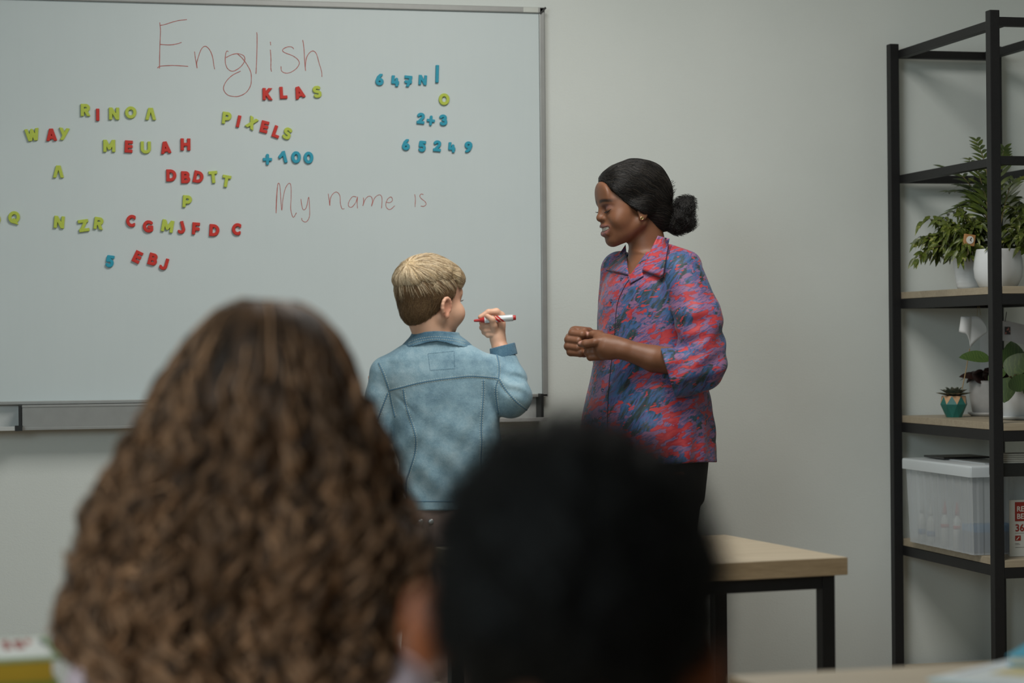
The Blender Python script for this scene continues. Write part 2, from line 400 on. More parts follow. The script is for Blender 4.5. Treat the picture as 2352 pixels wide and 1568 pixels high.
# handwriting
M_INK = simple('dry_red_marker_ink', srgb(172, 98, 92), 0.6, 0, 0.18, 90)
def writing(strokes, sc, ox, oy, label, w0=.0013):
    m = MB()
    for st in strokes:
        P = [on_y(ox + x / sc, oy + y / sc, YF - .0004) for (x, y) in st]; P = catmull(P, 5)
        n0 = len(m.v); m.tube(P, [w0 * random.uniform(.8, 1.15) for _ in P], 6)
        for i in range(n0, len(m.v)): x, y, z = m.v[i]; m.v[i] = (x, YF - .0004 + (y - YF + .0004) * .25, z)
    o = m.build('handwriting', M_INK, board); tag(o, label)
writing([[(193,165),(202,250),(200,330),(193,500),(190,716)],[(200,200),(260,188),(340,162),(420,142),(520,130)],[(195,428),(310,434),(390,424),(455,405)],[(165,712),(200,690),(330,681),(430,684),(535,692)],
 [(610,515),(622,600),(642,714),(637,660),(650,600),(690,490),(738,450),(790,490),(825,570),(840,660),(852,727)],
 [(1018,514),(1000,508),(985,540),(980,640),(1005,715),(1060,750),(1120,730),(1180,680),(1213,620),(1205,570),(1160,545),(1110,540),(1050,555),(990,585)],
 [(1130,545),(1180,590),(1240,670),(1285,760),(1292,850),(1280,930),(1230,1005),(1150,1048),(1080,1053),(1010,1035),(965,985),(962,930),(1000,860),(1070,795),(1165,748)],
 [(1357,283),(1362,330),(1360,500),(1352,700),(1348,782)],[(1521,397),(1523,418),(1525,438)],[(1521,492),(1528,600),(1527,710),(1535,755)],
 [(1802,484),(1780,460),(1730,458),(1680,480),(1668,505),(1700,530),(1790,565),(1850,610),(1868,660),(1830,720),(1760,765),(1700,772),(1655,745),(1648,690)],
 [(1910,375),(1925,480),(1932,620),(1944,745),(1941,690),(1955,590),(1990,530),(2035,507),(2075,545),(2105,650),(2135,750),(2140,818)]],
 5.2267, 330, 20, 'large red handwritten word English')
MYN = ([[(185,950),(178,1060),(177,1142),(182,1040),(189,930),(200,920),(208,960),(213,1050),(220,1120),(228,1040),(245,960),(272,918),(288,935),(290,1020),(287,1110),(305,1172),(330,1138)],
 [(363,1035),(372,1095),(385,1117),(405,1095),(422,1020),(428,1100),(428,1160),(415,1195),(395,1208),(372,1195),(369,1178)],
 [(568,995),(575,1040),(580,1085),(585,1030),(605,995),(632,983),(655,1010),(660,1070),(672,1108),(690,1108)],
 [(780,1020),(750,1018),(722,1060),(722,1090),(745,1096),(775,1060),(788,1018),(785,1060),(788,1105)],
 [(832,1025),(833,1060),(828,1087),(845,1040),(870,1015),(892,1020),(900,1050),(893,1090),(915,1030),(945,1005),(965,1010),(972,1040),(968,1105)],
 [(1000,1058),(1030,1062),(1050,1045),(1040,1020),(1015,1035),(1000,1075),(1010,1105),(1035,1113),(1068,1085)],
 [(1217,1000),(1222,1030),(1220,1095)],[(1283,1002),(1265,998),(1255,1015),(1270,1035),(1295,1055),(1302,1075),(1285,1090),(1262,1088)]])
for q, wd in ((MYN[:2], 'My'), (MYN[2:6], 'name'), (MYN[6:], 'is')): writing(q, 3.267, 580, 140, 'red handwritten word ' + wd, .0011)

# ------------------------------------------------------------------ magnetic letters
def arc(cx, cy, rx, ry, a0, a1, n=14): return [(cx + rx * math.cos(math.radians(a)), cy + ry * math.sin(math.radians(a))) for a in np.linspace(a0, a1, n)]
W_ = .135
GLY = {  # polylines in a box one unit high; second item is the box width
 'A': ([[(.09, -.1), (.42, 1.05)], [(.75, -.1), (.42, 1.05)], [(.22, .28), (.62, .28)]], .84),
 'V': ([[(.10, -.1), (.40, 1.05)], [(.76, -.1), (.46, 1.05)]], .86),            # an A without its bar
 'B': ([[(W_, -.1), (W_, 1.1)], [(W_, .87)] + arc(.36, .69, .2, .18, 90, -90) + [(W_, .51)], [(W_, .51)] + arc(.39, .32, .22, .19, 90, -90) + [(W_, .13)]], .76),
 'C': ([arc(.46, .5, .33, .37, 48, 312, 22)], .74), 'D': ([[(W_, -.1), (W_, 1.1)], [(W_, .865)] + arc(.33, .5, .36, .365, 90, -90) + [(W_, .135)]], .84),
 'E': ([[(W_, -.1), (W_, 1.1)], [(W_, .87), (.8, .87)], [(W_, .5), (.56, .5)], [(W_, .13), (.8, .13)]], .64),
 'F': ([[(W_, -.1), (W_, 1.1)], [(W_, .87), (.8, .87)], [(W_, .46), (.54, .46)]], .62),
 'G': ([arc(.46, .5, .33, .37, 48, 340, 24), [(.5, .44), (.78, .44)], [(.72, .44), (.70, .2)]], .84),
 'H': ([[(W_, -.1), (W_, 1.1)], [(.67, -.1), (.67, 1.1)], [(W_, .5), (.67, .5)]], .805), 'I': ([[(W_, -.1), (W_, 1.1)]], .27),
 'J': ([[(.5, 1.1), (.5, .36)] + arc(.28, .33, .22, .20, 0, -150)], .64), 'K': ([[(W_, -.1), (W_, 1.1)], [(.2, .46), (.72, 1.08)], [(.3, .56), (.74, -.08)]], .84),
 'L': ([[(W_, -.1), (W_, 1.1)], [(W_, .13), (.8, .13)]], .62), 'M': ([[(W_, -.1), (W_, 1.1)], [(.84, -.1), (.84, 1.1)], [(.16, .95), (.49, .30)], [(.82, .95), (.49, .30)]], .98),
 'N': ([[(W_, -.1), (W_, 1.1)], [(.70, -.1), (.70, 1.1)], [(.15, .95), (.69, .05)]], .835), 'O': ([arc(.46, .5, .33, .37, 0, 360, 28)], .92),
 'P': ([[(W_, -.1), (W_, 1.1)], [(W_, .87)] + arc(.40, .65, .22, .22, 90, -90) + [(W_, .43)]], .78),
 'Q': ([arc(.46, .5, .33, .37, 0, 360, 28), [(.5, .3), (.82, -.04)]], .94), 'R': ([[(W_, -.1), (W_, 1.1)], [(W_, .87)] + arc(.40, .67, .21, .2, 90, -90) + [(W_, .47)], [(.38, .5), (.68, -.1)]], .80),
 'S': ([arc(.36, .70, .22, .18, 35, 265, 16) + arc(.36, .31, .23, .19, 85, -145, 16)], .70), 'T': ([[(.36, -.1), (.36, 1.1)], [(-.1, .87), (.8, .87)]], .72),
 'U': ([[(W_, 1.1), (W_, .38)] + arc(.42, .38, .285, .25, 180, 360) + [(.705, 1.1)]], .84), 'W': ([[(.1, 1.1), (.33, -.05)], [(.33, -.05), (.56, .85)], [(.56, .85), (.79, -.05)], [(.79, -.05), (1.02, 1.1)]], 1.12),
 'X': ([[(.08, -.1), (.72, 1.1)], [(.72, -.1), (.08, 1.1)]], .80), 'Y': ([[(.08, 1.1), (.42, .42)], [(.76, 1.1), (.25, -.1)]], .84), 'Z': ([[(-.1, .87), (.9, .87)], [(.68, .9), (.16, .1)], [(-.1, .13), (.9, .13)]], .84),
 '0': ([arc(.42, .5, .27, .37, 0, 360, 26)], .84), '1': ([[(.5, -.1), (.5, 1.1)], [(.5, .88), (.1, .58)]], .64), '2': ([arc(.36, .68, .22, .19, 160, -30, 14) + [(.16, .13)], [(.05, .13), (.8, .13)]], .70),
 '3': ([arc(.32, .69, .22, .18, 150, -90, 14) + arc(.32, .32, .24, .19, 90, -150, 14)], .68), '4': ([[(.2, 1.1), (.14, .42)], [(.1, .38), (.78, .34)], [(.48, .66), (.50, -.1)]], .70),
 '5': ([[(.62, .87), (.2, .87), (.17, .55)] + arc(.33, .36, .22, .23, 115, -140, 14)], .68), '6': ([[(.52, .92), (.30, .72), (.16, .40)] + arc(.38, .33, .22, .2, 160, -200, 22)], .74),
 '7': ([[(.0, .87), (.6, .87), (.26, -.1)], [(.14, .44), (.62, .44)]], .70), '9': ([[(.22, .08), (.46, .28), (.58, .60)] + arc(.36, .67, .22, .2, -20, 340, 22)], .74),
 '+': ([[(.4, .14), (.4, .86)], [(.04, .5), (.76, .5)]], .8), '|': ([[(.09, -.1), (.09, 1.1)]], .18)}
LET = {}
def letter_mesh(ch):
    if ch in LET: return LET[ch]
    st, wd = GLY[ch]; w_ = .09 if ch == '|' else W_; hz = .10; T = []
    fl = Field((-.06, -.06, -.16), (wd + .06, 1.06, .16), .021)
    X, Y, Z = ((fl.lo[k] + fl.res * np.arange(fl.n[k]))for k in range(3)); X = X[:, None]; Y = Y[None, :]
    d2 = np.full((len(fl.d), fl.d.shape[1]), 9.0)
    for P in st:
        for (x0, y0), (x1, y1) in zip(P[:-1], P[1:]):
            L = (x1 - x0) ** 2 + (y1 - y0) ** 2 + 1e-9; t = np.clip(((X - x0) * (x1 - x0) + (Y - y0) * (y1 - y0)) / L, 0, 1)
            d2 = np.minimum(d2, np.hypot(X - x0 - t * (x1 - x0), Y - y0 - t * (y1 - y0)) - w_)
    bx = np.maximum(np.maximum(-X, X - wd), np.maximum(-Y, Y - 1)); d2 = np.maximum(d2, bx)
    q = np.maximum(d2[:, :, None] + .03, 0); zz = np.maximum(np.abs(Z)[None, None, :] - hz + .03, 0)
    fl.d = (np.where((q > 0) | (zz > 0), np.sqrt(q * q + zz * zz), np.maximum(d2[:, :, None] + .03, np.abs(Z)[None, None, :] - hz + .03)) - .03).astype(np.float32)
    V, Q = fl.mesh(1); LET[ch] = (V - np.array((wd / 2, .5, 0)), Q); return LET[ch]
MLET = {'g': simple('lime_green_foam', srgb(178, 194, 72), 0.6, 0, 0.05, 200), 'r': simple('red_foam', srgb(196, 42, 30), 0.6, 0, 0.06, 200), 'b': simple('turquoise_foam', srgb(30, 150, 176), 0.6, 0, 0.06, 200)}
CN = {'g': 'lime green', 'r': 'red', 'b': 'turquoise blue'}
LETMESH = {}
def magnet(ch, c, px, py, rot, where, h=27.5):
    V, Q = letter_mesh(ch); key = (ch, c); size = h * (6.5 / FPX)
    kind = 'digit' if ch in '0123456789' else 'plus_sign' if ch == '+' else 'bar' if ch == '|' else 'letter'
    p = on_y(px, py, YF - .0045)
    if key not in LETMESH:
        o = fast_mesh('magnetic_' + kind, np.stack([V[:, 0] * size, V[:, 2] * size * .9, V[:, 1] * size], 1), Q, MLET[c], None, (0, 0, 0)); LETMESH[key] = (o, size); o2 = o
    else:
        o2 = LETMESH[key][0].copy(); COL.objects.link(o2)
    o2.location = p; o2.rotation_euler = (0, math.radians(rot), 0); k = size / LETMESH[key][1]; o2.scale = (k, k, k)
    shown = {'+': 'plus sign', '|': 'tall thin bar', 'V': 'letter A without its crossbar'}.get(ch, ('digit ' if kind == 'digit' else 'letter ') + ch)
    tag(o2, f'{CN[c]} magnet {shown}, {where}', 'magnet', 'magnetic letters and numbers on the whiteboard')
for a in [('R','g',196.7,252.7,0,'first of the row R I N O'),('I','r',224.4,263.5,0,'second of the row R I N O'),('N','g',262,261,0,'third of the row R I N O'),('O','g',300.3,258.4,10,'fourth of the row R I N O'),('V','g',346,261.6,0,'ending the row R I N O'),
 ('W','g',74,309.4,-8,'starting the word WAY'),('A','r',118,309.4,-3,'in the middle of the word WAY'),('Y','g',146.6,307.8,6,'ending the word WAY'),
 ('M','g',251,335,0,'starting the row M E U A H'),('E','r',295.5,336.5,3,'second of the row M E U A H'),('U','g',334.7,338.7,0,'in the middle of the row M E U A H'),('A','r',380,338.7,-8,'fourth of the row M E U A H'),('H','r',426,331.7,0,'ending the row M E U A H'),
 ('V','g',134,394,0,'alone below the word WAY'),('D','r',393.7,402.8,0,'first of the row D B D T T'),('B','r',426.6,407,0,'second of the row D B D T T'),('D','r',456,406.6,12,'third, tilted, of the row D B D T T'),('T','g',489.7,406.6,-5,'fourth of the row D B D T T'),('T','g',519.6,416,10,'ending the row D B D T T'),
 ('P','g',430.4,462.4,4,'alone below the row D B D T T'),('Q','g',32.5,499,15,'near the left edge of the photo'),('O','g',-12,504,0,'cut by the left edge of the photo'),('N','g',136,510,5,'just left of the green Z'),('Z','g',192,518,-8,'just before the tilted green R'),('R','g',227.3,512.8,8,'tilted, right after the green Z'),
 ('C','r',300.3,507,5,'just left of the red G'),('G','r',339.9,519.8,0,'between the red C and the green M'),('M','g',385,519,10,'tilted, between the red G and J'),('J','r',415.4,522.4,-14,'between the green M and the red F'),('F','r',450,524.6,4,'after the J in the long lower row'),('D','r',492.6,528.7,4,'after the red F in the long lower row'),('C','r',543,526,5,'ending the long lower row, after the red D'),
 ('5','b',251.9,600,8,'alone at lower left of the red E B J'),('E','r',315.6,590,26,'strongly tilted, first of E B J'),('B','r',351.6,595.4,16,'tilted, in the middle of E B J'),('J','r',376.8,606,16,'ending the lowest row E B J'),
 ('K','r',614.5,216,0,'first of the row K L A S'),('L','r',650.9,212.9,-3,'second of the row K L A S'),('A','r',686.8,212.3,-18,'tilted, third of the row K L A S'),('S','g',728,211,-8,'ending the row K L A S'),
 ('P','g',521.3,271,6,'starting the slanting word PIXELS'),('I','r',548,278.7,13,'second in the slanting word PIXELS'),('X','g',578.3,282.5,30,'third in the slanting word PIXELS'),('E','r',607.4,291.3,14,'fourth in the slanting word PIXELS'),('L','r',635.5,302.8,20,'fifth in the slanting word PIXELS'),('S','g',659.5,306.4,22,'ending the slanting word PIXELS'),
 ('+','b',614.3,366,0,'before the number 100',26),('1','b',648.9,361.3,-14,'starting the number 100'),('0','b',680,361,0,'first zero of the number 100'),('0','b',708.6,362,0,'last zero of the number 100'),
 ('6','b',871.4,182.9,0,'first of the upper row 6 4 7 N',27),('4','b',907.5,186,0,'second of the upper row 6 4 7 N',26),('7','b',937.5,186.5,4,'third of the upper row 6 4 7 N',26),('N','b',970.9,183.8,4,'ending the upper row 6 4 7 N',23),('|','b',1004,169.7,2,'right of the blue N',41),
 ('O','g',1020,228,5,'above the sum 2 + 3'),('2','b',966.3,271.6,4,'starting the sum 2 + 3',26),('+','b',989.6,276.8,6,'inside the sum 2 + 3',24),('3','b',1018.3,275.6,-4,'ending the sum 2 + 3',26),
 ('6','b',932,332.2,0,'first of the row 6 5 2 4 9',26),('5','b',969.4,336,4,'second of the row 6 5 2 4 9',26),('2','b',1004,335,4,'in the middle of the row 6 5 2 4 9',26),('4','b',1037.6,338.3,0,'fourth of the row 6 5 2 4 9',24),('9','b',1076,337.4,4,'ending the row 6 5 2 4 9',26)]: magnet(*a)
# ------------------------------------------------------------------ people: shared
def folds(X, Y, Z, terms):                      # sum of soft waves: (amp, kx, ky, kz, phase)
    r = 0
    for (a, kx, ky, kz, ph) in terms: r = r + a * np.sin(kx * X + ky * Y + kz * Z + ph)
    return r
def bumpy(X, Y, Z, scale, seed, n=7):           # cheap smooth noise in [-1,1]
    g = np.random.default_rng(seed); r = 0
    for _ in range(n):
        d = g.normal(size=3); d *= (0.6 + 0.9 * g.random()) / (np.linalg.norm(d) * scale); r = r + np.sin(d[0] * X + d[1] * Y + d[2] * Z + g.random() * 6.28)
    return r / (n ** .5) * .9
def skin(name, light, dark, rough=.48):
    t = NT(name); v = t.coord(); a = t.attr('Col')
    c = t.ramp(t.noise(v, 22, 4), [(.3, dark), (.7, light)])
    t.base(t.mix(a.outputs['Alpha'], c, a.outputs['Color']))
    t.b.inputs['Roughness'].default_value = rough; t.b.inputs['Specular IOR Level'].default_value = .4
    t.b.inputs['Subsurface Weight'].default_value = .08; t.b.inputs['Subsurface Radius'].default_value = (.012, .005, .003); t.b.inputs['Subsurface Scale'].default_value = .6
    t.bump(t.noise(v, 420, 2), .12, .001); return t.m
def hair_mat(name, rough=.42, spec=.45):
    t = NT(name); a = t.attr('Col'); t.base(a.outputs['Color']); t.b.inputs['Roughness'].default_value = rough; t.b.inputs['Specular IOR Level'].default_value = spec; return t.m
def hair_base(name, c0, c1, scale=(60, 60, 60), rough=.5, spec=.4):
    t = NT(name); v = t.coord(scale); n = t.noise(v, 1.0, 4); t.base(t.ramp(n, [(.3, c0), (.7, c1)])); t.b.inputs['Roughness'].default_value = rough
    t.b.inputs['Specular IOR Level'].default_value = spec; t.bump(n, .5, .006); return t.m
def flow(tree, starts, dirfn, n, step, lift=(1.0, 3.0), jitter=.1):
    """strands that run along a surface: from each start, step along dirfn projected on the surface"""
    out = np.zeros((len(starts), n, 3))
    for i, p in enumerate(starts):
        p = np.array(p, float); jt = rng.normal(size=3) * jitter; lf = rng.uniform(.6, 1.4)
        for k in range(n):
            h = tree.find_nearest(Vector(p)); q, nn = np.array(h[0]), np.array(h[1])
            out[i, k] = q + nn * (lift[0] + (lift[1] - lift[0]) * k / (n - 1)) * lf
            d = dirfn(q) + jt; d = d - nn * (d @ nn); L = np.linalg.norm(d); p = q + d / (L + 1e-9) * step
    return out
def patch(tree, corners, nu, nv, off, thick, S, name, mat, parent, bend=None, relax=6):
    """a flap of cloth lying on a surface: corners (px,py) of a quad, its depth taken from the surface below"""
    c = np.array(corners, float); G = np.zeros((nu, nv, 3)); hit = np.ones((nu, nv), bool)
    for i in range(nu):
        for j in range(nv):
            u, v = i / (nu - 1), j / (nv - 1)
            p = (1 - u) * (1 - v) * c[0] + u * (1 - v) * c[1] + u * v * c[2] + (1 - u) * v * c[3]
            if bend: p = p + np.array(bend(u, v))
            h = surf(tree, p[0], p[1], off); hit[i, j] = h is not None; G[i, j, :2] = p; G[i, j, 2] = h[2] if h is not None else 0
    if hit.any(): G[~hit, 2] = G[hit, 2].mean()
    for _ in range(relax):
        Z = np.pad(G[:, :, 2], 1, mode='edge'); G[:, :, 2] = np.minimum(G[:, :, 2] * .4 + .6 * (Z[2:, 1:-1] + Z[:-2, 1:-1] + Z[1:-1, 2:] + Z[1:-1, :-2]) / 4, G[:, :, 2] + (0 if _ < relax - 1 else 2))
    top = G.reshape(-1, 3); bot = top + np.array((0, 0, thick)); V = np.concatenate([top, bot]); N = nu * nv; Fc = []
    for i in range(nu - 1):
        for j in range(nv - 1):
            a, b, c_, d = i * nv + j, (i + 1) * nv + j, (i + 1) * nv + j + 1, i * nv + j + 1
            Fc += [(a, b, c_, d), (a + N, d + N, c_ + N, b + N)]
    rim = [i * nv for i in range(nu)] + [(nu - 1) * nv + j for j in range(1, nv)] + [i * nv + nv - 1 for i in range(nu - 2, -1, -1)] + [j for j in range(nv - 2, 0, -1)]
    for a, b in zip(rim, rim[1:] + rim[:1]): Fc.append((a, a + N, b + N, b))
    return fast_mesh(name, S.world(V), np.array([f for f in Fc]), mat, parent)
def seam(tree, pts, S, name, mat, parent, r=1.3, off=.4, n=6, start=-900., dash=None):
    """a stitched line on a garment; dash=(on, off) in pixels builds separate stitches in one mesh"""
    P = catmull([np.array(p, float) for p in pts], 10); Q = [surf(tree, p[0], p[1], off, start) for p in P]; Q = [q for q in Q if q is not None]
    if len(Q) < 2: return None
    Q = np.array(Q); Q[1:-1, 2] = (Q[:-2, 2] + Q[1:-1, 2] + Q[2:, 2]) / 3; m = MB()
    if dash is None: m.tube(list(Q), r, n)
    else:
        L = np.concatenate([[0], np.cumsum(np.linalg.norm(np.diff(Q, axis=0), axis=1))]); s = 0
        g = lambda t: np.array([np.interp(t, L, Q[:, k]) for k in range(3)])
        while s + dash[0] < L[-1]: m.tube([g(s), g(s + dash[0])], r, n); s += dash[0] + dash[1]
    return mesh_obj(name, S.world(np.array(m.v)), m.f, mat, parent, smooth=True)
def clamp_floor(o):                             # flatten soles on the floor
    z0 = root_loc(o)[2]
    for v in o.data.vertices:
        if v.co.z + z0 < .001: v.co.z = .001 - z0

# ------------------------------------------------------------------ the teacher
SW = Space(5.9)
def person_root(S, px, py, label):
    p = S.world([(px, py, 0)])[0]; p[2] = 0; return p
OW = np.array((1452., 489., 0.)); FW_ = np.array((-.9255, .1635, -.342)); LW = np.array((.3369, -.0595, -.9397)); UW = np.array((-.174, -.985, 0.))
hw = lambda f, l, u: OW + f * FW_ + l * LW + u * UW
MW = np.stack([FW_, LW, UW])                    # head frame rows
def woman():
    S = SW; loc = person_root(S, 1495, 1000, '')
    f = Field((1285, 350, -260), (1680, 1100, 240), 1.9)
    H = lambda c, r, k=8, sub=False: f.ell(hw(*c), r, k, MW, sub)
    HL = lambda a, b, ra, rb, k=6: f.limb(hw(*a), hw(*b), ra, rb, k)
    # skull, face, jaw
    H((-9, 0, 42), (82, 61, 66)); H((32, 0, 5), (41, 54, 60), 14); H((36, 0, -34), (36, 42, 29), 14)
    for s in (1, -1):
        HL((0, s * 43, -24), (55, s * 13, -54), 15, 12, 18); H((44, s * 31, -4), (21, 22, 20), 12); HL((60, s * 14, 36), (52, s * 34, 34), 8, 7, 10)
        H((42, s * 33, -17), (18, 16, 16), 12)
    H((60, 0, -54), (13, 16, 13), 9); H((64, 0, 52), (10, 40, 30), 16)
    for s in (1, -1): H((73, s * 25, 18), (9, 12, 8), 8, True)
    for s in (1, -1): H((58, s * 26, 18), (12.5, 14, 10.5), 4)                       # eyeballs under lowered lids
    HL((67.5, 0, 33), (73, 0, 13), 6, 6.8, 8); HL((73, 0, 13), (78, 0, 3), 6.8, 8.5, 6); H((79, 0, 1), (8.5, 9, 8.5), 5)
    for s in (1, -1): H((71, s * 11, -1), (9, 6.5, 6.5), 4); H((76, s * 6, -8.5), (4, 3, 2.5), 2, True)
    H((62, 0, -24), (16, 27, 20), 10)
    # smiling mouth: lips around an open slot
    for a, b, ra, rb in (((75, 0, -18), (73.5, 13, -19), 6, 5.4), ((73.5, 13, -19), (66, 26, -21.5), 5.4, 3.4), ((74.5, 0, -36.5), (73, 13, -35.5), 7, 6.4), ((73, 13, -35.5), (66, 25, -25), 6.4, 3.4)):
        for s in (1, -1): HL((a[0], s * a[1], a[2]), (b[0], s * b[1], b[2]), ra, rb, 3)
    for s in (1, -1): f.limb(hw(82, 0, -27.5), hw(73, s * 22, -24.5), 6.0, 3.6, 2, True)
    for s in (1, -1): H((50, s * 36, -9), (13, 13, 12), 10)                          # cheeks lifted by the smile
    # ears (mostly under the hair), neck, chest
    for s in (1, -1): H((-4, s * 60, 2), (13, 5, 22), 4); H((1, s * 60, -15), (6, 4.5, 7), 4)
    f.limb(hw(-22, 0, -20), (1497, 620, 8), 41, 44, 14)
    f.loft([(585, 1500, 8, 62, 45), (612, 1498, 5, 120, 62), (650, 1495, 0, 138, 80), (720, 1490, 0, 138, 90), (850, 1490, 0, 140, 98), (950, 1489, 0, 160, 112), (1090, 1490, 0, 172, 118)], 22, yaw=math.radians(-60))
    # near arm and hand
    f.limb((1572, 630, -115), (1608, 835, -152), 40, 33, 10); f.limb((1608, 838, -152), (1500, 823, -162), 34, 30, 6); f.limb((1500, 823, -162), (1434, 802, -160), 30, 22.5, 6)
    f.limb((1434, 802, -160), (1393, 796, -152), 23, 29, 8); f.limb((1420, 793, -158), (1378, 780, -140), 19, 17, 6); f.limb((1400, 806, -156), (1375, 808, -142), 20, 17, 6)
    f.chain([(1388, 782, -160), (1366, 786, -168), (1345, 789, -160), (1333, 790, -150)], [12, 9.5, 9.5, 7], 3)          # thumb
    f.chain([(1378, 772, -138), (1362, 768, -128), (1349, 770, -120)], [11, 9, 7], 2.5)                                # forefinger
    for (y, r, x) in ((797, 9.5, 1348), (808, 9.3, 1347), (818, 8.6, 1352)):
        f.chain([(1384, y - 2, -146), (x + 4, y + 2, -146), (x + 3, y, -128), (x + 18, y - 3, -116)], [12, r, r - 1, r - 2], 2.2)   # curled fingers
    # far arm and fist
    f.limb((1425, 630, 112), (1416, 838, 138), 38, 32, 10); f.chain([(1416, 838, 138), (1398, 812, 40), (1372, 782, -70)], [32, 29, 22], 6)
    f.limb((1372, 780, -72), (1335, 776, -96), 22, 24, 6); f.limb((1340, 765, -96), (1322, 762, -98), 15, 14, 5)
    for i, (y, x) in enumerate(((760, 1321), (775, 1312), (790, 1311), (803, 1317))):
        f.chain([(1342, y + 6, -80), (x - 3, y, -92), (x - 6, y + 5, -116), (x + 16, y + 8, -128), (x + 27, y + 9, -120)], [12, 10.5, 10, 9, 7.5], 2.2)
    f.chain([(1352, 762, -96), (1342, 760, -112), (1332, 766, -124)], [11, 9, 7], 3)
    V, Q = f.mesh(1)
    # lips, brows, lids, nails as colours of the skin itself
    L = (V - OW) @ MW.T; cols = np.zeros((len(V), 4))
    def paint(m, c, a=1.): a = np.clip(m, 0, 1)[:, None] * a; cols[:, :3] = np.where(a > cols[:, 3:], np.array(c[:3]), cols[:, :3]); cols[:, 3:] = np.maximum(cols[:, 3:], a)
    fr, la, up = L.T; al = np.abs(la)
    lipu = np.exp(-((up + 18.5 + al * .10) / 4.6) ** 6) * np.exp(-(al / 28) ** 8) * (fr > 56); lipl = np.exp(-((up + 36 - (al / 26) ** 2 * 11) / 6.4) ** 6) * np.exp(-(al / 26) ** 8) * (fr > 56)
    paint(np.maximum(lipu, lipl), srgb(124, 82, 78), .9); paint(np.exp(-((up + 26.5) / 4.5) ** 4) * np.exp(-(al / 22) ** 6) * (fr > 45) * (fr < 69), srgb(50, 24, 22), .9)
    paint(np.exp(-((up - 25) / 6.5) ** 4) * np.exp(-((al - 26) / 14) ** 4) * (fr > 45), srgb(96, 68, 76), .55)
    paint(np.exp(-((up - 39.5 + .008 * (al - 24) ** 2) / 4.2) ** 4) * np.exp(-((al - 26) / 19) ** 6) * (fr > 38), srgb(34, 24, 20), .95)
    for c, r in (((1334, 786, -156), 6), ((1349, 767, -125), 6)): paint(np.exp(-(np.linalg.norm(V - np.array(c), axis=1) / r) ** 4), srgb(206, 158, 146), .8)
    body = fast_mesh('person', S.world(V), Q, skin('deep_brown_skin', srgb(128, 86, 62), srgb(114, 76, 54)), None, loc, cols)
    tag(body, 'woman in colourful patterned shirt, black hair in a bun, standing with hands clasped', 'person', 'people in the classroom')
    tree_b = bvh(V, Q)
    # eyes, teeth, lashes, earring
    m = MB()
    for s in (1,):
        edge = [hw(70.2 - 5 * k * k - 2.0 * k, s * 26 + 12.5 * k, 12.2 + 4.2 * k * k + 1.0 * k) for k in np.linspace(-1, 1.05, 13)]
        m.tube(edge, [.5] + [.9] * 4 + [1.3] * 3 + [1.0] * 4 + [.5], 6)
        for k, a in zip(np.linspace(-.9, 1, 9), edge[2:11]): m.tube([a, a + (FW_ * 2.5 + LW * 1.5 * k - UW * 1.2), a + (FW_ * 4.5 + LW * 3 * k - UW * .4)], [.7, .5, .15], 4)
    m2 = MB(); a = hw(66, -32, 16); m2.tube([a, a + FW_ * 7 - UW, a + FW_ * 11 + UW], [1.2, 1, .3], 5); mesh_obj('eyelashes', S.world(np.array(m2.v)), m2.f, simple('far_lashes', srgb(18, 14, 14), .6), body, smooth=True)
    mesh_obj('eyelashes', S.world(np.array(m.v)), m.f, simple('black_lashes', srgb(18, 14, 14), .6), body, smooth=True)
    m = MB()
    P = [hw(74.6 - 6.0 * (t / 22) ** 2, t, -25.5 + .008 * t * t) for t in np.linspace(-21, 21, 15)]
    for p, q in zip(P[:-1], P[1:]): m.obox((p + q) / 2, (q - p) * .46, UW * 4.6, FW_ * 2.5, 1.0)
    mesh_obj('teeth', S.world(np.array(m.v)), m.f, simple('teeth', srgb(196, 188, 176), .3), body, smooth=True)
    e = MB(); c = hw(3, 66, -16); P = [c + 3.2 * (math.cos(t) * FW_ + math.sin(t) * UW) for t in np.linspace(0, 6.283, 17)]; e.tube(P, 1.2, 8, False); e.lathe([(0, -1), (1.2, 0), (0, 1)], c, 8, None, LW)
    mesh_obj('earring', S.world(np.array(e.v)), e.f, simple('gold', srgb(214, 190, 140), .25, .9), body, smooth=True)
    # hair: drawn back from the forehead into a low bun
    h = Field((1375, 345, -110), (1610, 560, 130), 1.7)
    h.ell(hw(-13, 0, 47), (87, 69, 77), 6, MW); h.ell(hw(20, 0, 62), (50, 60, 52), 14, MW); h.ell(hw(-52, 0, -8), (44, 54, 48), 16, MW)
    for s in (1, -1): h.ell(hw(-4, s * 52, 12), (30, 18, 24), 10, MW)
    X = [-90, -53, -22, -8, 3, 11, 29, 53, 68, 86, 110, 140]; Y = [-62, -45, -25, -7, 7, 18, 34, 49, 57, 62, 60, 40]
    def line(x, y, z):
        dx, dy, dz = x - OW[0], y - OW[1], z - OW[2]
        ff = dx * FW_[0] + dy * FW_[1] + dz * FW_[2]; uu = dx * UW[0] + dy * UW[1] + dz * UW[2]; ll = np.abs(dx * LW[0] + dy * LW[1] + dz * LW[2])
        return (ff - np.interp(uu, X, Y) - 5 * np.maximum(0, 1 - ll / 30) * (uu > 60)) * .8
    h.cut(line)
    h.ell((1571, 489, 22), (25, 41, 37), 6); h.ell((1553, 512, 20), (24, 24, 32), 10); h.ell((1583, 470, 20), (12, 18, 24), 6); h.ell((1580, 510, 14), (15, 18, 24), 6)
    h.warp(lambda x, y, z: (1.0 * bumpy(x, y, z, 7, 3) + 2.0 * bumpy(x, y, z, 15, 31)) * (x < 1548) + 3.2 * bumpy(x, y, z, 6.5, 5) * (x >= 1548))
    HV, HQ = h.mesh(1)
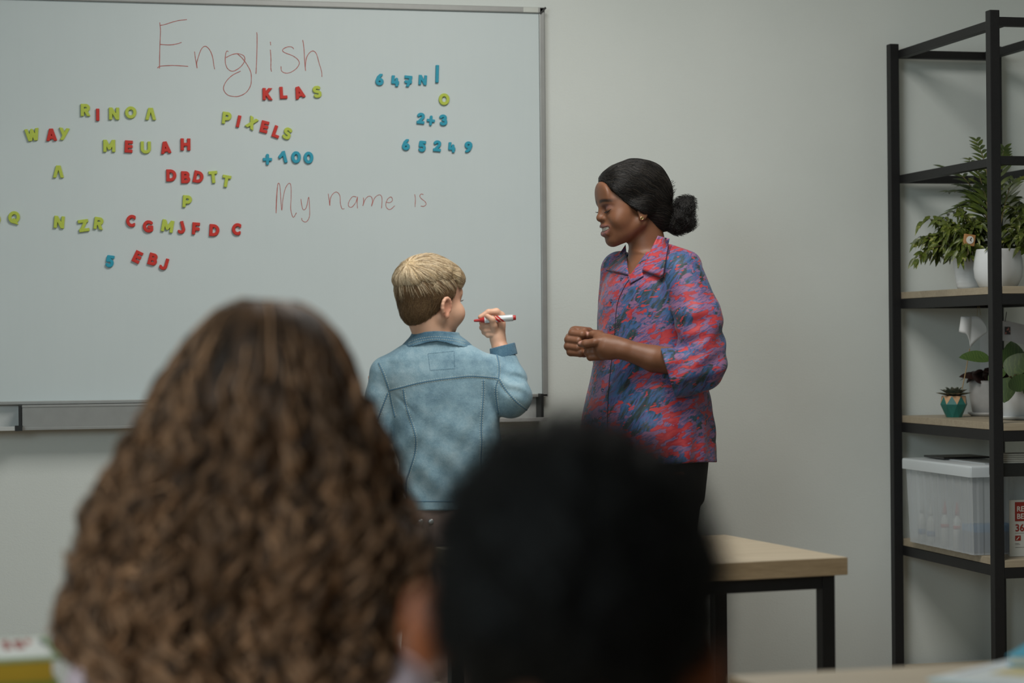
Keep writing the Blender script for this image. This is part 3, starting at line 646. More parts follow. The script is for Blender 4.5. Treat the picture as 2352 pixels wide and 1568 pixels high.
    hair = fast_mesh('hair', S.world(HV), HQ, hair_base('black_hair', srgb(10, 9, 9), srgb(20, 18, 17), (160, 160, 160), .5, .3), body)
    th = bvh(HV, HQ); bun = np.array((1570, 500, 22.)); M_ST = hair_mat('hair_strand', .42, .35)
    sel = HV[(HV[:, 0] < 1545)]; st = sel[rng.integers(0, len(sel), 4400)]
    C = flow(th, st, lambda q: (bun - q) / np.linalg.norm(bun - q) + np.array((0, .25 * math.sin(q[0] * .12 + q[1] * .09), 0)), 7, 8.0, (.6, 1.2), .12)
    g = rng.random(len(C))[:, None]; g = g ** 3; cc = np.array(srgb(12, 11, 11))[None] * (1 - g) + np.array(srgb(62, 56, 50))[None] * g
    strands('hair_strands', S, C, .00034, M_ST, hair, cc)
    st = HV[(HV[:, 0] > 1540)]; st = st[rng.integers(0, len(st), 1500)]; ctr = np.array((1571, 489, 22.)); C = np.zeros((len(st), 8, 3))
    for i, p in enumerate(st):
        nn = (p - ctr) / np.linalg.norm(p - ctr); a = rng.normal(size=3); a -= nn * (a @ nn); a /= np.linalg.norm(a); b = np.cross(nn, a); R = rng.uniform(4, 8)
        for k, t in enumerate(np.linspace(0, 4.2, 8)): C[i, k] = p + R * (a * (math.cos(t) - 1) + b * math.sin(t) * .6) * .8 + nn * (1 + 2.2 * math.sin(t * .7))
    strands('bun_strands', S, C, .0004, M_ST, hair, np.tile(np.array(srgb(22, 20, 18)), (len(C), 1)))
    # shirt
    MS = shirt_material()
    f = Field((1290, 535, -260), (1690, 1090, 240), 2.6)
    f.loft([(578, 1502, 10, 66, 48), (597, 1500, 8, 112, 62), (622, 1497, 4, 140, 78), (660, 1493, 0, 152, 93), (720, 1490, 0, 152, 103), (790, 1490, 0, 156, 108), (850, 1489, 0, 166, 116), (920, 1489, 0, 186, 127), (1000, 1487, 0, 200, 140), (1066, 1487, 0, 203, 142)], 6, yaw=math.radians(-60))
    f.limb((1425, 622, 112), (1414, 835, 140), 46, 46, 14); f.limb((1562, 622, -108), (1580, 660, -120), 46, 48, 16); f.limb((1522, 586, -16), (1575, 612, -98), 30, 38, 10)
    f.limb((1414, 835, 140), (1396, 800, 60), 46, 42, 10)
    f.warp(lambda x, y, z: folds(x, y, z, [(1.6, .05, .016, .05, 0), (1.3, .085, -.03, .06, 1), (1.0, .03, .07, -.04, 2)]) * np.clip((y - 600) / 160, 0, 1) + 2.6 * folds(x, y, z, [(1, .11, .02, .08, .4)]) * np.clip((y - 900) / 120, 0, 1))
    # neck opening
    def vee(x, y, z):
        e1 = (x - 1432) * 82 - (y - 560) * 15; e1 = e1 / 83.4            # right of the far edge
        e2 = (1512 - x) * 93 - (y - 540) * 66; e2 = e2 / 114.             # left of the near edge
        return -np.maximum(np.maximum(-e1, -e2), z - 40)
    f.cut(vee); f.cut(lambda x, y, z: 560 - y + np.abs(x - 1500) * .0)
    f.cut(lambda x, y, z: -(np.sqrt((x - 1500) ** 2 + (z - 8) ** 2) - 46 + np.maximum(0, y - 612) * 3))
    f.cut(lambda x, y, z: y - 1064 - 3 * np.sin(x * .03))
    V2, Q2 = f.mesh(1); shirt = fast_mesh('shirt', S.world(V2), Q2, MS, body); ts = bvh(V2, Q2)
    # near sleeve: wide three-quarter sleeve with a turned cuff
    f = Field((1490, 580, -290), (1690, 940, -40), 2.2)
    f.limb((1566, 628, -110), (1606, 735, -146), 50, 54, 14); f.limb((1606, 735, -146), (1612, 838, -156), 54, 57, 10); f.limb((1614, 842, -158), (1538, 856, -172), 52, 59, 10); f.ell((1560, 895, -170), (30, 18, 40), 14)
    f.warp(lambda x, y, z: 2.4 * folds(x, y, z, [(1, .07, .05, .05, 0), (.7, .02, .13, .04, 1)]) * np.clip((y - 660) / 60, 0, 1) + 3.0 * np.sin((x * .55 + y) * .16) * np.exp(-((x - 1600) / 38) ** 2 - ((y - 800) / 40) ** 2))
    f.cut(lambda x, y, z: ((1515 - x) * 120 + (y - 795) * 37) / 125.6 + 0 * z)
    f.limb((1590, 848, -164), (1490, 858, -176), 44, 55, 2, True)
    V3, Q3 = f.mesh(1); sl = fast_mesh('sleeve', S.world(V3), Q3, MS, shirt); tsl = bvh(V3, Q3)
    both = bvh(np.concatenate([V2, V]), np.concatenate([Q2, Q + len(V2)]))
    patch(both, [(1511, 541), (1538, 548), (1522, 637), (1475, 620)], 9, 14, 12, 4, S, 'collar', MS, shirt, lambda u, v: (0, -3 * math.sin(v * 3.1)))
    patch(both, [(1437, 561), (1424, 580), (1392, 619), (1443, 631)], 9, 12, 10, 4, S, 'collar', MS, shirt)
    patch(both, [(1443, 631), (1475, 618), (1478, 634), (1447, 652)], 7, 6, 5, 3, S, 'collar', MS, shirt)
    M_DK = simple('dark_thread_and_shadow', srgb(28, 26, 44), .8)
    seam(ts, [(1447, 640), (1436, 656), (1419, 695), (1413, 745), (1412, 769), (1405, 829), (1399, 884), (1396, 944), (1395, 1050)], S, 'placket_edge', M_DK, shirt, 1.1, .2)
    seam(ts, [(1545, 556), (1528, 600), (1500, 632)], S, 'shoulder_seam', M_DK, shirt, .9, .1)
    for q in ([(1539, 549), (1531, 592), (1523, 637)], [(1522, 638), (1498, 630), (1476, 621)], [(1392, 620), (1415, 628), (1443, 632)]): seam(bvh(np.concatenate([V2, V]), np.concatenate([Q2, Q + len(V2)])), q, S, 'collar_shadow_line', M_DK, shirt, .8, 11.5)  # dark lines drawn in for the shadow that outlines the collar
    for (x, y) in ((1429, 641), (1405, 690), (1403, 752), (1385, 895), (1383, 1000)):
        p = surf(ts, x, y, 1.0)
        if p is None: continue
        b = MB(); b.lathe([(0, -2), (3.2, -2), (4.6, -1), (4.8, .6), (3.6, 1.6), (2.2, .9), (0, .8)], p, 18, None, (-.25, 0, -1))
        mesh_obj('button', S.world(np.array(b.v)), b.f, simple('pearl_button', srgb(58, 60, 92), .25), shirt, smooth=True)
    # trousers and shoes
    f = Field((1340, 1020, -240), (1660, 1790, 240), 5)
    f.loft([(1030, 1488, 0, 176, 124), (1090, 1490, 0, 172, 122), (1150, 1490, 0, 160, 112)], 8, yaw=math.radians(-60))
    for s in (1, -1): f.chain([(1490 + 38 * s, 1120, -70 * s), (1492 + 36 * s, 1430, -62 * s), (1506 + 30 * s, 1765, -58 * s)], [82, 58, 42], 20)
    f.warp(lambda x, y, z: folds(x, y, z, [(1.5, .05, .06, .02, 0)])); V4, Q4 = f.mesh(1)
    fast_mesh('trousers', S.world(V4), Q4, simple('black_trouser_cloth', srgb(26, 26, 26), .8, 0, .1, 60, .3, 300), body)
    for s in (1, -1):
        f = Field((1370, 1725, -160), (1600, 1830, 160), 4); f.limb((1516 + 30 * s, 1784, -58 * s), (1432 + 30 * s, 1794, -80 * s), 32, 24, 4); f.limb((1508 + 30 * s, 1770, -58 * s), (1512 + 30 * s, 1738, -58 * s), 30, 30, 12)
        V5, Q5 = f.mesh(1); o = fast_mesh('shoe', S.world(V5), Q5, simple('black_shoe_leather', srgb(24, 23, 22), .35), body); clamp_floor(o)
    return body
def shirt_material():
    t = NT('painterly_print_cloth')
    def an(cell, ry, off=0.0):
        c = t.new('ShaderNodeTexCoord'); m = t.new('ShaderNodeMapping', vector_type='TEXTURE'); m.inputs['Scale'].default_value = cell
        m.inputs['Rotation'].default_value = (0, math.radians(ry), math.radians(-20)); m.inputs['Location'].default_value = (off, off, off); t.link(c.outputs['Object'], m.inputs['Vector']); return m.outputs['Vector']
    big = t.noise(an((.11, .09, .065), -25), 1.0, 2, .5, .6)                # which flowers stand where
    blob = t.noise(an((.034, .03, .013), -18, 3), 1.0, 2, .5, .7)           # petal strokes
    stem = t.noise(an((.060, .03, .013), -58, 7), 1.0, 3, .5, .5)           # leaf strokes
    fine = t.noise(an((.022, .02, .0042), -32, 1), 1.0, 2, .5, .8)
    leaf = t.ramp(stem, [(.30, srgb(20, 28, 38)), (.42, srgb(32, 62, 66)), (.47, srgb(34, 66, 104)), (.54, srgb(50, 92, 138)), (.60, srgb(74, 80, 132)), (.68, srgb(44, 52, 86))])
    leaf = t.mix(t.ramp(fine, [(.60, (0, 0, 0, 1)), (.66, (.8, .8, .8, 1))]), leaf, srgb(86, 66, 60))
    mauve = t.mix(t.ramp(fine, [(.50, (0, 0, 0, 1)), (.58, (.9, .9, .9, 1))]), srgb(132, 90, 124), srgb(66, 74, 122))
    petal = t.ramp(blob, [(.44, srgb(136, 24, 40)), (.56, srgb(168, 40, 50)), (.66, srgb(178, 56, 60))])
    mask_m = t.math(t.math(big, 'MULTIPLY', .62), 'ADD', t.math(blob, 'MULTIPLY', -.42)); mask_p = t.math(t.math(big, 'MULTIPLY', .42), 'ADD', t.math(blob, 'MULTIPLY', .62))
    c = t.mix(t.ramp(mask_m, [(.098, (0, 0, 0, 1)), (.115, (1, 1, 1, 1))]), leaf, mauve)
    c = t.mix(t.ramp(mask_p, [(.558, (0, 0, 0, 1)), (.572, (1, 1, 1, 1))]), c, petal)
    c = t.mix(t.ramp(fine, [(.29, (.6, .6, .6, 1)), (.35, (0, 0, 0, 1))]), c, srgb(120, 70, 120))
    t.base(c); t.b.inputs['Roughness'].default_value = .62; t.b.inputs['Sheen Weight'].default_value = .12
    t.bump(t.noise(t.coord(), 700, 2), .15, .001); return t.m
woman()
# ------------------------------------------------------------------ the boy at the board
SB = Space(5.55)
OB = np.array((985., 708., 0.)); _th = math.radians(50)
FB = np.array((math.sin(_th), .06, math.cos(_th))); FB /= np.linalg.norm(FB); LB = np.array((math.cos(_th), 0, -math.sin(_th))); UB = np.cross(FB, LB); UB = UB if UB[1] < 0 else -UB
hb = lambda f, l, u: OB + f * FB + l * LB + u * UB
MBm = np.stack([FB, LB, UB])
def denim(name, base, deep, pale, wear=1.0):
    t = NT(name); v = t.coord(); big = t.noise(v, 7, 4, .6); mid = t.noise(v, 34, 3, .6)
    tw = t.noise(t.coord((500, 500, 900), (0, .8, 0)), 1.0, 2)
    c = t.ramp(t.math(t.math(big, 'MULTIPLY', .65), 'ADD', t.math(mid, 'MULTIPLY', .35)), [(.34, deep), (.50, base), (.66, pale)])
    t.base(t.mix(.30, c, t.ramp(tw, [(.35, deep), (.65, pale)])))
    t.b.inputs['Roughness'].default_value = .85; t.b.inputs['Specular IOR Level'].default_value = .2; t.b.inputs['Sheen Weight'].default_value = .1
    n1 = t.bump(tw, .35, .001); t.bump(t.noise(v, 60, 3), .25, .004, n1); return t.m
def boy():
    S = SB; p = S.world([(1010, 1000, 0)])[0]; loc = np.array((p[0], p[1], 0))
    f = Field((840, 585, -110), (1230, 1210, 140), 1.7)
    H = lambda c, r, k=8, sub=False: f.ell(hb(*c), r, k, MBm, sub)
    H((-6, 0, 46), (79, 62, 66)); H((32, 0, -2), (44, 52, 58), 12); H((40, 0, -30), (36, 40, 26), 12); H((62, 0, -46), (13, 16, 12), 10)
    for s in (1, -1):
        H((54, s * 29, -8), (25, 23, 26), 12); f.limb(hb(4, s * 42, -22), hb(54, s * 12, -46), 13, 11, 12); H((66, s * 24, 20), (11, 12, 8), 7, True); H((57, s * 24, 19), (11, 12, 10), 4)
    H((64, 0, 40), (9, 40, 20), 14); f.limb(hb(68, 0, 24), hb(78, 0, 2), 5, 7.5, 7); H((66, 0, -20), (13, 22, 14), 8); f.limb(hb(72, -14, -22), hb(72, 14, -22), 4, 4, 4); f.limb(hb(71, -12, -29), hb(71, 12, -29), 4.5, 4.5, 4)
    # ears: rim, lobe, hollow
    for s in (1, -1):
        H((-2, s * 60, 2), (13, 5.5, 20), 5)
        rim = [hb(-2 + 13 * math.cos(a), s * (63 + 4 * math.sin(a * .5)), 4 + 19 * math.sin(a)) for a in np.linspace(-.9, 3.9, 11)]
        f.chain(rim, [4.0] * 11, 2.5); H((4, s * 62, -17), (6, 4.5, 7), 3); H((1, s * 67, 1), (7.5, 4, 12), 2, True)
    f.limb(hb(-14, 0, -14), (1002, 795, 0), 42, 42, 12)
    f.loft([(780, 1004, 0, 46, 34), (802, 1004, 0, 66, 40), (822, 1006, 0, 92, 48), (870, 1012, 0, 116, 60), (1000, 1022, 0, 106, 62), (1170, 1030, 0, 78, 50), (1206, 1030, 0, 76, 48)], 14)
    # right arm raised with the marker
    f.chain([(1128, 852, 4), (1172, 908, -8), (1152, 806, 34)], [34, 33, 20], 10); f.limb((1150, 806, 34), (1143, 776, 42), 19, 17.5, 6)
    f.limb((1143, 776, 42), (1144, 745, 48), 17.5, 17.5, 6); f.limb((1146, 748, 52), (1150, 726, 54), 13, 11, 5); f.limb((1136, 748, 44), (1146, 728, 56), 10, 12, 5)
    f.chain([(1150, 727, 54), (1140, 716, 44), (1122, 717, 36), (1103, 728, 30)], [11, 8.5, 7.2, 5.6], 3)                 # forefinger along the marker
    f.chain([(1137, 762, 36), (1134, 747, 24), (1131, 734, 18), (1119, 726, 18)], [11, 8.5, 7.8, 6], 3)                   # thumb across it
    for i, (y, x) in enumerate(((740, 1108), (751, 1108), (761, 1113))):
        f.chain([(1146, y - 6, 58), (x + 16, y - 5, 62), (x, y + 1, 48), (x + 8, y + 8, 34), (x + 18, y + 8, 30)], [9.5, 7.6, 7.2, 6.6, 5.4], 2)
    # left arm bent forward
    f.chain([(884, 856, 4), (873, 985, 4), (862, 925, 84)], [34, 31, 19], 10); f.limb((862, 925, 84), (858, 896, 92), 18, 17, 6)
    for i in range(4): f.chain([(852 + 4 * i, 888, 94), (852 + 4 * i, 872 + 2 * i, 98), (850 + 4 * i, 866 + 2 * i, 106)], [6.5, 6, 5], 2)
    f.chain([(866, 892, 90), (870, 880, 82), (866, 872, 80)], [7, 6, 5], 2)
    V, Q = f.mesh(1); L = (V - OB) @ MBm.T; cols = np.zeros((len(V), 4)); fr, la, up = L.T
    m = np.exp(-((up + 25) / 7) ** 4) * (np.abs(la) < 16) * (fr > 66); cols[:, :3] = srgb(190, 120, 110)[:3]; cols[:, 3] = m * .7
    e = np.exp(-(np.sqrt(((fr) / 16) ** 2 + ((up) / 24) ** 2)) ** 6) * (np.abs(la) > 58); cols[:, 3] = np.maximum(cols[:, 3], e * .45); cols[e > .3, :3] = srgb(206, 128, 106)[:3]
    body = fast_mesh('person', S.world(V), Q, skin('fair_skin', srgb(214, 172, 146), srgb(204, 158, 132)), None, loc, cols)
    tag(body, 'blond boy in light blue denim jacket holding a red marker, seen from behind', 'person', 'people in the classroom')
    m = MB(); c = hb(64, 25, 19)
    for k in np.linspace(-1, 1, 8): a = hb(67 - 4 * k * k, 25 + 11 * k, 20); m.tube([a, a + FB * 3 + LB * 3 * k + UB, a + FB * 6 + LB * 6 * k + UB * 4], [.8, .6, .2], 4)
    mesh_obj('eyelashes', S.world(np.array(m.v)), m.f, simple('brown_lashes', srgb(70, 52, 40), .6), body)
    # hair: short sides, longer fringe swept over the top
    u_ = Field((885, 575, -110), (1090, 775, 110), 1.7)
    u_.ell(hb(-8, 0, 44), (81, 65, 70), 6, MBm); u_.ell(hb(-33, 0, 0), (42, 46, 46), 14, MBm)
    def lo(x, y, z):
        ff = (x - OB[0]) * FB[0] + (y - OB[1]) * FB[1] + (z - OB[2]) * FB[2]; uu = (x - OB[0]) * UB[0] + (y - OB[1]) * UB[1] + (z - OB[2]) * UB[2]
        lowf = np.interp(ff, [-90, -62, -38, -18, -12, 8, 15, 24, 40, 90], [-42, -42, -40, -32, -8, 26, 22, 22, 60, 80])
        return np.maximum(lowf - uu, ff - 66) * .8
    u_.cut(lo); UV, UQ = u_.mesh(1); tu = bvh(UV, UQ)
    und = fast_mesh('short_hair', S.world(UV), UQ, hair_base('cropped_hair', srgb(84, 64, 44), srgb(116, 92, 64), (300, 300, 300), .6, .2), body)
    t_ = Field((875, 565, -120), (1100, 720, 120), 1.7)
    t_.ell(hb(-9, 0, 52), (87, 71, 73), 8, MBm); t_.ell(hb(34, 0, 66), (48, 60, 42), 12, MBm)
    def lm(x, y, z):
        ff = (x - OB[0]) * FB[0] + (y - OB[1]) * FB[1] + (z - OB[2]) * FB[2]; uu = (x - OB[0]) * UB[0] + (y - OB[1]) * UB[1] + (z - OB[2]) * UB[2]
        ll = (x - OB[0]) * LB[0] + (y - OB[1]) * LB[1] + (z - OB[2]) * LB[2]
        edge = np.interp(ff + .25 * ll, [-100, -70, -30, 10, 40, 60, 80, 110], [36, 42, 52, 60, 62, 50, 38, 30]) + 4 * np.sin(ff * .14 + ll * .08) + 2 * np.sin(ff * .4 + 1)
        return (edge - uu) * .7
    t_.warp(lambda x, y, z: 13 * np.clip(1 + lm(x, y, z) / .7 / 36, 0, 1.2) ** 2 + 1.0 * bumpy(x, y, z, 6, 21)); t_.cut(lm); TV, TQ = t_.mesh(2); tt = bvh(TV, TQ)
    top = fast_mesh('hair', S.world(TV), TQ, hair_base('blond_hair', srgb(176, 150, 112), srgb(216, 194, 156), (220, 220, 220), .5, .3), body)
    M_H = hair_mat('blond_strand', .45, .35); crown = hb(-66, 6, 92)
    st = TV[rng.integers(0, len(TV), 5200)]
    def away(q):
        d = q - crown; d /= np.linalg.norm(d) + 1e-6; return d + FB * .35 - UB * .25
    tb = bvh(np.concatenate([TV, UV]), np.concatenate([TQ, UQ + len(TV)])); C = flow(tb, st, away, 8, 5.4, (.3, 2.2), .13)
    uu = (C[:, 0] - OB) @ UB; g = np.clip(rng.random(len(C)) * .8 + .1, 0, 1)[:, None]
    dark = (rng.random(len(C)) < .18)[:, None]
    cc = np.array(srgb(174, 147, 110)) * (1 - g) + np.array(srgb(250, 236, 206)) * g; cc = np.where(dark, np.array(srgb(112, 88, 60)), cc)
    strands('hair_strands', S, C, .00042, M_H, top, cc)
    st = UV[rng.integers(0, len(UV), 5200)]; C = flow(tu, st, lambda q: -UB * 1.0 + FB * -.15, 4, 3.4, (.2, 2.0), .12)
    g = rng.random(len(C))[:, None]; cc = np.array(srgb(68, 51, 35)) * (1 - g) + np.array(srgb(136, 110, 78)) * g
    strands('short_strands', S, C, .00034, M_H, und, cc)
    # denim jacket
    D = denim('washed_denim', srgb(128, 160, 175), srgb(84, 118, 138), srgb(170, 194, 204)); DD = denim('dark_denim', srgb(70, 106, 128), srgb(44, 76, 100), srgb(120, 150, 164))
    f = Field((830, 770, -130), (1230, 1185, 150), 2.0)
    f.loft([(774, 1003, 2, 55, 46), (788, 1003, 2, 74, 54), (800, 1004, 2, 94, 58), (815, 1005, 2, 117, 63), (830, 1006, 2, 131, 67), (862, 1009, 0, 136, 71), (920, 1016, 0, 126, 75), (1000, 1025, 0, 126, 77), (1060, 1028, 0, 115, 75), (1110, 1030, 0, 106, 72), (1150, 1031, 0, 99, 69), (1173, 1032, 0, 97, 68)], 6, power=2.3)
    f.chain([(1122, 856, 4), (1156, 895, -4), (1173, 910, -8)], [44, 46, 49], 10); f.chain([(1173, 910, -8), (1170, 866, 12), (1160, 832, 24)], [47, 37, 30], 8)
    f.chain([(890, 858, 4), (880, 912, 6), (876, 985, 6)], [42, 39, 37], 12); f.chain([(876, 985, 6), (868, 950, 60), (864, 934, 76)], [34, 28, 26], 10)
    f.warp(lambda x, y, z: 3.6 * np.sin((y + .55 * (1180 - x)) * .19 + np.sin(x * .08)) * np.exp(-((x - 1185) / 34) ** 2 - ((y - 868) / 36) ** 2) + 3.2 * np.exp(-((x - 905) / 9) ** 2 - ((y - 985) / 42) ** 2)
           + folds(x, y, z, [(1.3, .06, .045, .02, 0), (1.1, -.05, .085, .03, 1), (.8, .11, .07, .02, 2)]) * np.clip((y - 900) / 80, .15, 1) + 2.4 * np.sin((x - .6 * y) * .09) * np.exp(-((y - 1110) / 60) ** 2) + 1.8 * np.sin((x * .5 + y) * .075 + np.sin(x * .04)) * np.exp(-((x - 955) / 55) ** 2 - ((y - 1000) / 70) ** 2) + 2.2 * np.exp(-((y - 905 - (x - 905) * .9) / 6) ** 2) * np.exp(-((x - 925) / 22) ** 2))
    f.cut(lambda x, y, z: np.maximum(y - 1172, ((812 - y) * 50 + (x - 1150) * -11) / 51. * (x > 1145) - 900 * (x <= 1145)))
    f.limb((1158, 826, 28), (1147, 770, 42), 27, 26, 2, True)
    V2, Q2 = f.mesh(1); jk = fast_mesh('denim_jacket', S.world(V2), Q2, D, body); tj = bvh(V2, Q2)
    c = Field((900, 740, -90), (1110, 830, 90), 1.7)
    c.loft([(755, 1000, 2, 52, 52), (768, 1000, 2, 56, 55), (782, 1003, 2, 70, 60), (799, 1004, 2, 88, 68)], 2)
    c.loft([(748, 1000, 2, 46, 46), (770, 1000, 2, 49, 48), (802, 1004, 2, 76, 58)], 1, True)
    c.cut(lambda x, y, z: np.maximum(y - (799 - 15 * np.exp(-((x - 1002) / 46) ** 2)) - 0 * z, (763 - 3 * np.exp(-((x - 1005) / 30) ** 2)) - y + 0 * z - 8 * (z > 30)))
    CV, CQ = c.mesh(1); fast_mesh('collar', S.world(CV), CQ, DD, jk); tc = bvh(CV, CQ)
    cu = Field((1100, 765, -10), (1205, 835, 90), 1.6); cu.limb((1160, 830, 27), (1152, 784, 38), 32.5, 29.5, 2); cu.cut(lambda x, y, z: np.maximum((794 - y) * .98 + (x - 1150) * -.24, (y - 822) * .98 - (x - 1150) * -.24) + 0 * z); cu.limb((1160, 832, 27), (1148, 770, 40), 28, 25, 1, True)
    KV, KQ = cu.mesh(1); fast_mesh('cuff', S.world(KV), KQ, DD, jk)
    TH = simple('pale_jean_thread', srgb(186, 196, 190), .8); LN = simple('dark_jean_seam', srgb(84, 120, 142), .85)
    yoke = [(893, 897), (925, 889), (960, 880), (1000, 873), (1040, 868), (1080, 864), (1115, 866), (1146, 869)]
    sm = [yoke, [(926, 893), (930, 920), (938, 950), (950, 985), (955, 1012), (952, 1045), (940, 1085), (934, 1110), (936, 1165)], [(1110, 872), (1110, 905), (1107, 945), (1105, 985), (1106, 1017), (1104, 1060), (1108, 1110), (1106, 1165)],
          [(870, 834), (882, 862), (893, 895), (899, 925), (908, 958)], [(1141, 815), (1146, 840), (1145, 868), (1139, 890), (1140, 915), (1145, 950)], [(1146, 870), (1160, 893), (1185, 922), (1212, 943)], [(891, 902), (880, 930), (868, 965), (862, 990)]]
    for pts in sm:
        pts = np.array(pts, float); d = np.gradient(pts, axis=0); nrm = np.stack([-d[:, 1], d[:, 0]], 1); nrm /= np.linalg.norm(nrm, axis=1)[:, None]
        seam(tj, pts, S, 'seam', LN, jk, 2.6, -1.4)
        for o in (-2.6, 2.6): seam(tj, pts + nrm * o, S, 'stitching', TH, jk, .55, .35, 5, dash=(3.4, 2.0))
    for o in (3, 9): seam(tc, [(938, 795 - o), (965, 786 - o), (1000, 782 - o), (1040, 785 - o), (1070, 793 - o)], S, 'stitching', TH, jk, .55, .3, 5, dash=(3.4, 2.0))
    lab = [(983, 812), (1043, 806), (1044, 846), (988, 850), (983, 812)]
    for a, b in zip(lab[:-1], lab[1:]): seam(tj, [a, ((a[0] + b[0]) / 2, (a[1] + b[1]) / 2), b], S, 'label_stitching', LN, jk, .5, .3, 5, dash=(2.6, 1.4))
    seam(tj, [(936, 1150), (980, 1151), (1030, 1151), (1080, 1151), (1120, 1150)], S, 'waistband_seam', LN, jk, 1.4, -.5)
    # trousers, shoes
    f = Field((900, 1140, -120), (1160, 1860, 130), 4)
    f.loft([(1150, 1031, 0, 91, 63), (1200, 1029, 0, 100, 70), (1260, 1026, 0, 106, 72)], 8)
    for s in (1, -1): f.chain([(1026 + 46 * s, 1245, 0), (1028 + 48 * s, 1540, -6), (1030 + 46 * s, 1836, 0)], [62, 56, 44], 14)
    f.warp(lambda x, y, z: folds(x, y, z, [(1.4, .06, .08, .04, 0)])); V4, Q4 = f.mesh(1); tp = bvh(V4, Q4)
    tr = fast_mesh('trousers', S.world(V4), Q4, simple('taupe_trouser_cloth', srgb(120, 102, 94), .85, 0, .1, 40, .3, 300), body)
    for x in (967, 990):
        p = surf(tp, x, 1198, .5)
        if p is not None: b = MB(); b.lathe([(0, 0), (6, 0), (7, 1.5), (5, 2.6), (0, 2.2)], p, 16, None, (0, 0, -1)); mesh_obj('rivet', S.world(np.array(b.v)), b.f, simple('steel_rivet', srgb(170, 170, 168), .35, .8), tr, smooth=True)
    for s in (1, -1):
        f = Field((920, 1800, -60), (1140, 1910, 190), 4); f.limb((1030 + 46 * s, 1848, 10), (1030 + 52 * s, 1856, 100), 34, 28, 4); f.limb((1030 + 46 * s, 1840, 0), (1030 + 46 * s, 1806, 0), 32, 30, 10)
        V5, Q5 = f.mesh(1); clamp_floor(fast_mesh('shoe', S.world(V5), Q5, simple('grey_trainer', srgb(110, 112, 116), .6), body))
    # the marker in his hand
    a, b = np.array((1088, 736.5, 24.)), np.array((1185, 729, 20.)); ax = (b - a) / np.linalg.norm(b - a); L = np.linalg.norm(b - a); q = S.world([a])[0]
    r = empty('marker_pen', q, 'red and silver whiteboard marker held in the hand of the blond boy', 'marker')
    def part(nm, prof, mat): m = MB(); m.lathe(prof, a, 24, None, ax); return mesh_obj(nm, S.world(np.array(m.v)), m.f, mat, r, smooth=False)
    RED = simple('red_marker_plastic', srgb(170, 36, 36), .35); SIL = marker_material(S, a, ax)
    part('nib', [(0, 0), (2.4, .6), (3.2, 6), (3.4, 10)], RED); part('grip', [(3.4, 9.5), (3.8, 14), (5.4, 20), (6.8, 25)], RED); part('grip_ring', [(6.8, 25), (7.5, 25.5), (7.5, 28), (6.9, 28.4)], simple('white_ring', srgb(220, 222, 224), .3))
    brl = part('barrel', [(6.9, 28), (7.6, 29), (7.7, 88), (7.3, 91)], SIL); part('end_plug', [(5.6, 90.5), (5.8, 96), (5.0, L), (0, L)], RED)
    for p_ in brl.data.polygons: p_.use_smooth = True
    return body
def marker_material(S, a, ax):
    t = NT('marker_barrel_print'); W = S.world([a, a + ax * 60, a + ax * 78]); ori = W[0]; d = W[2] - W[0]; d /= np.linalg.norm(d)
    c = t.new('ShaderNodeTexCoord')
    dot = t.new('ShaderNodeVectorMath', operation='DOT_PRODUCT'); t.link(c.outputs['Object'], dot.inputs[0]); dot.inputs[1].default_value = tuple(d)
    up = t.new('ShaderNodeVectorMath', operation='DOT_PRODUCT'); t.link(c.outputs['Object'], up.inputs[0]); up.inputs[1].default_value = tuple(UC)
    x = t.math(dot.outputs['Value'], 'ADD', t.math(up.outputs['Value'], 'MULTIPLY', 1.15)); x = t.math(x, 'MULTIPLY', 10)      # metres -> decimetres
    s1 = [(0, srgb(206, 212, 214)), (.585, srgb(206, 212, 214)), (.59, srgb(180, 30, 34)), (.675, srgb(180, 30, 34)), (.68, srgb(226, 196, 170)), (.705, srgb(226, 196, 170)), (.71, srgb(180, 30, 34)), (.77, srgb(180, 30, 34)), (.775, srgb(206, 212, 214))]
    t.base(t.ramp(x, s1, 'CONSTANT')); t.b.inputs['Roughness'].default_value = .3; t.b.inputs['Metallic'].default_value = .25; return t.m
boy()
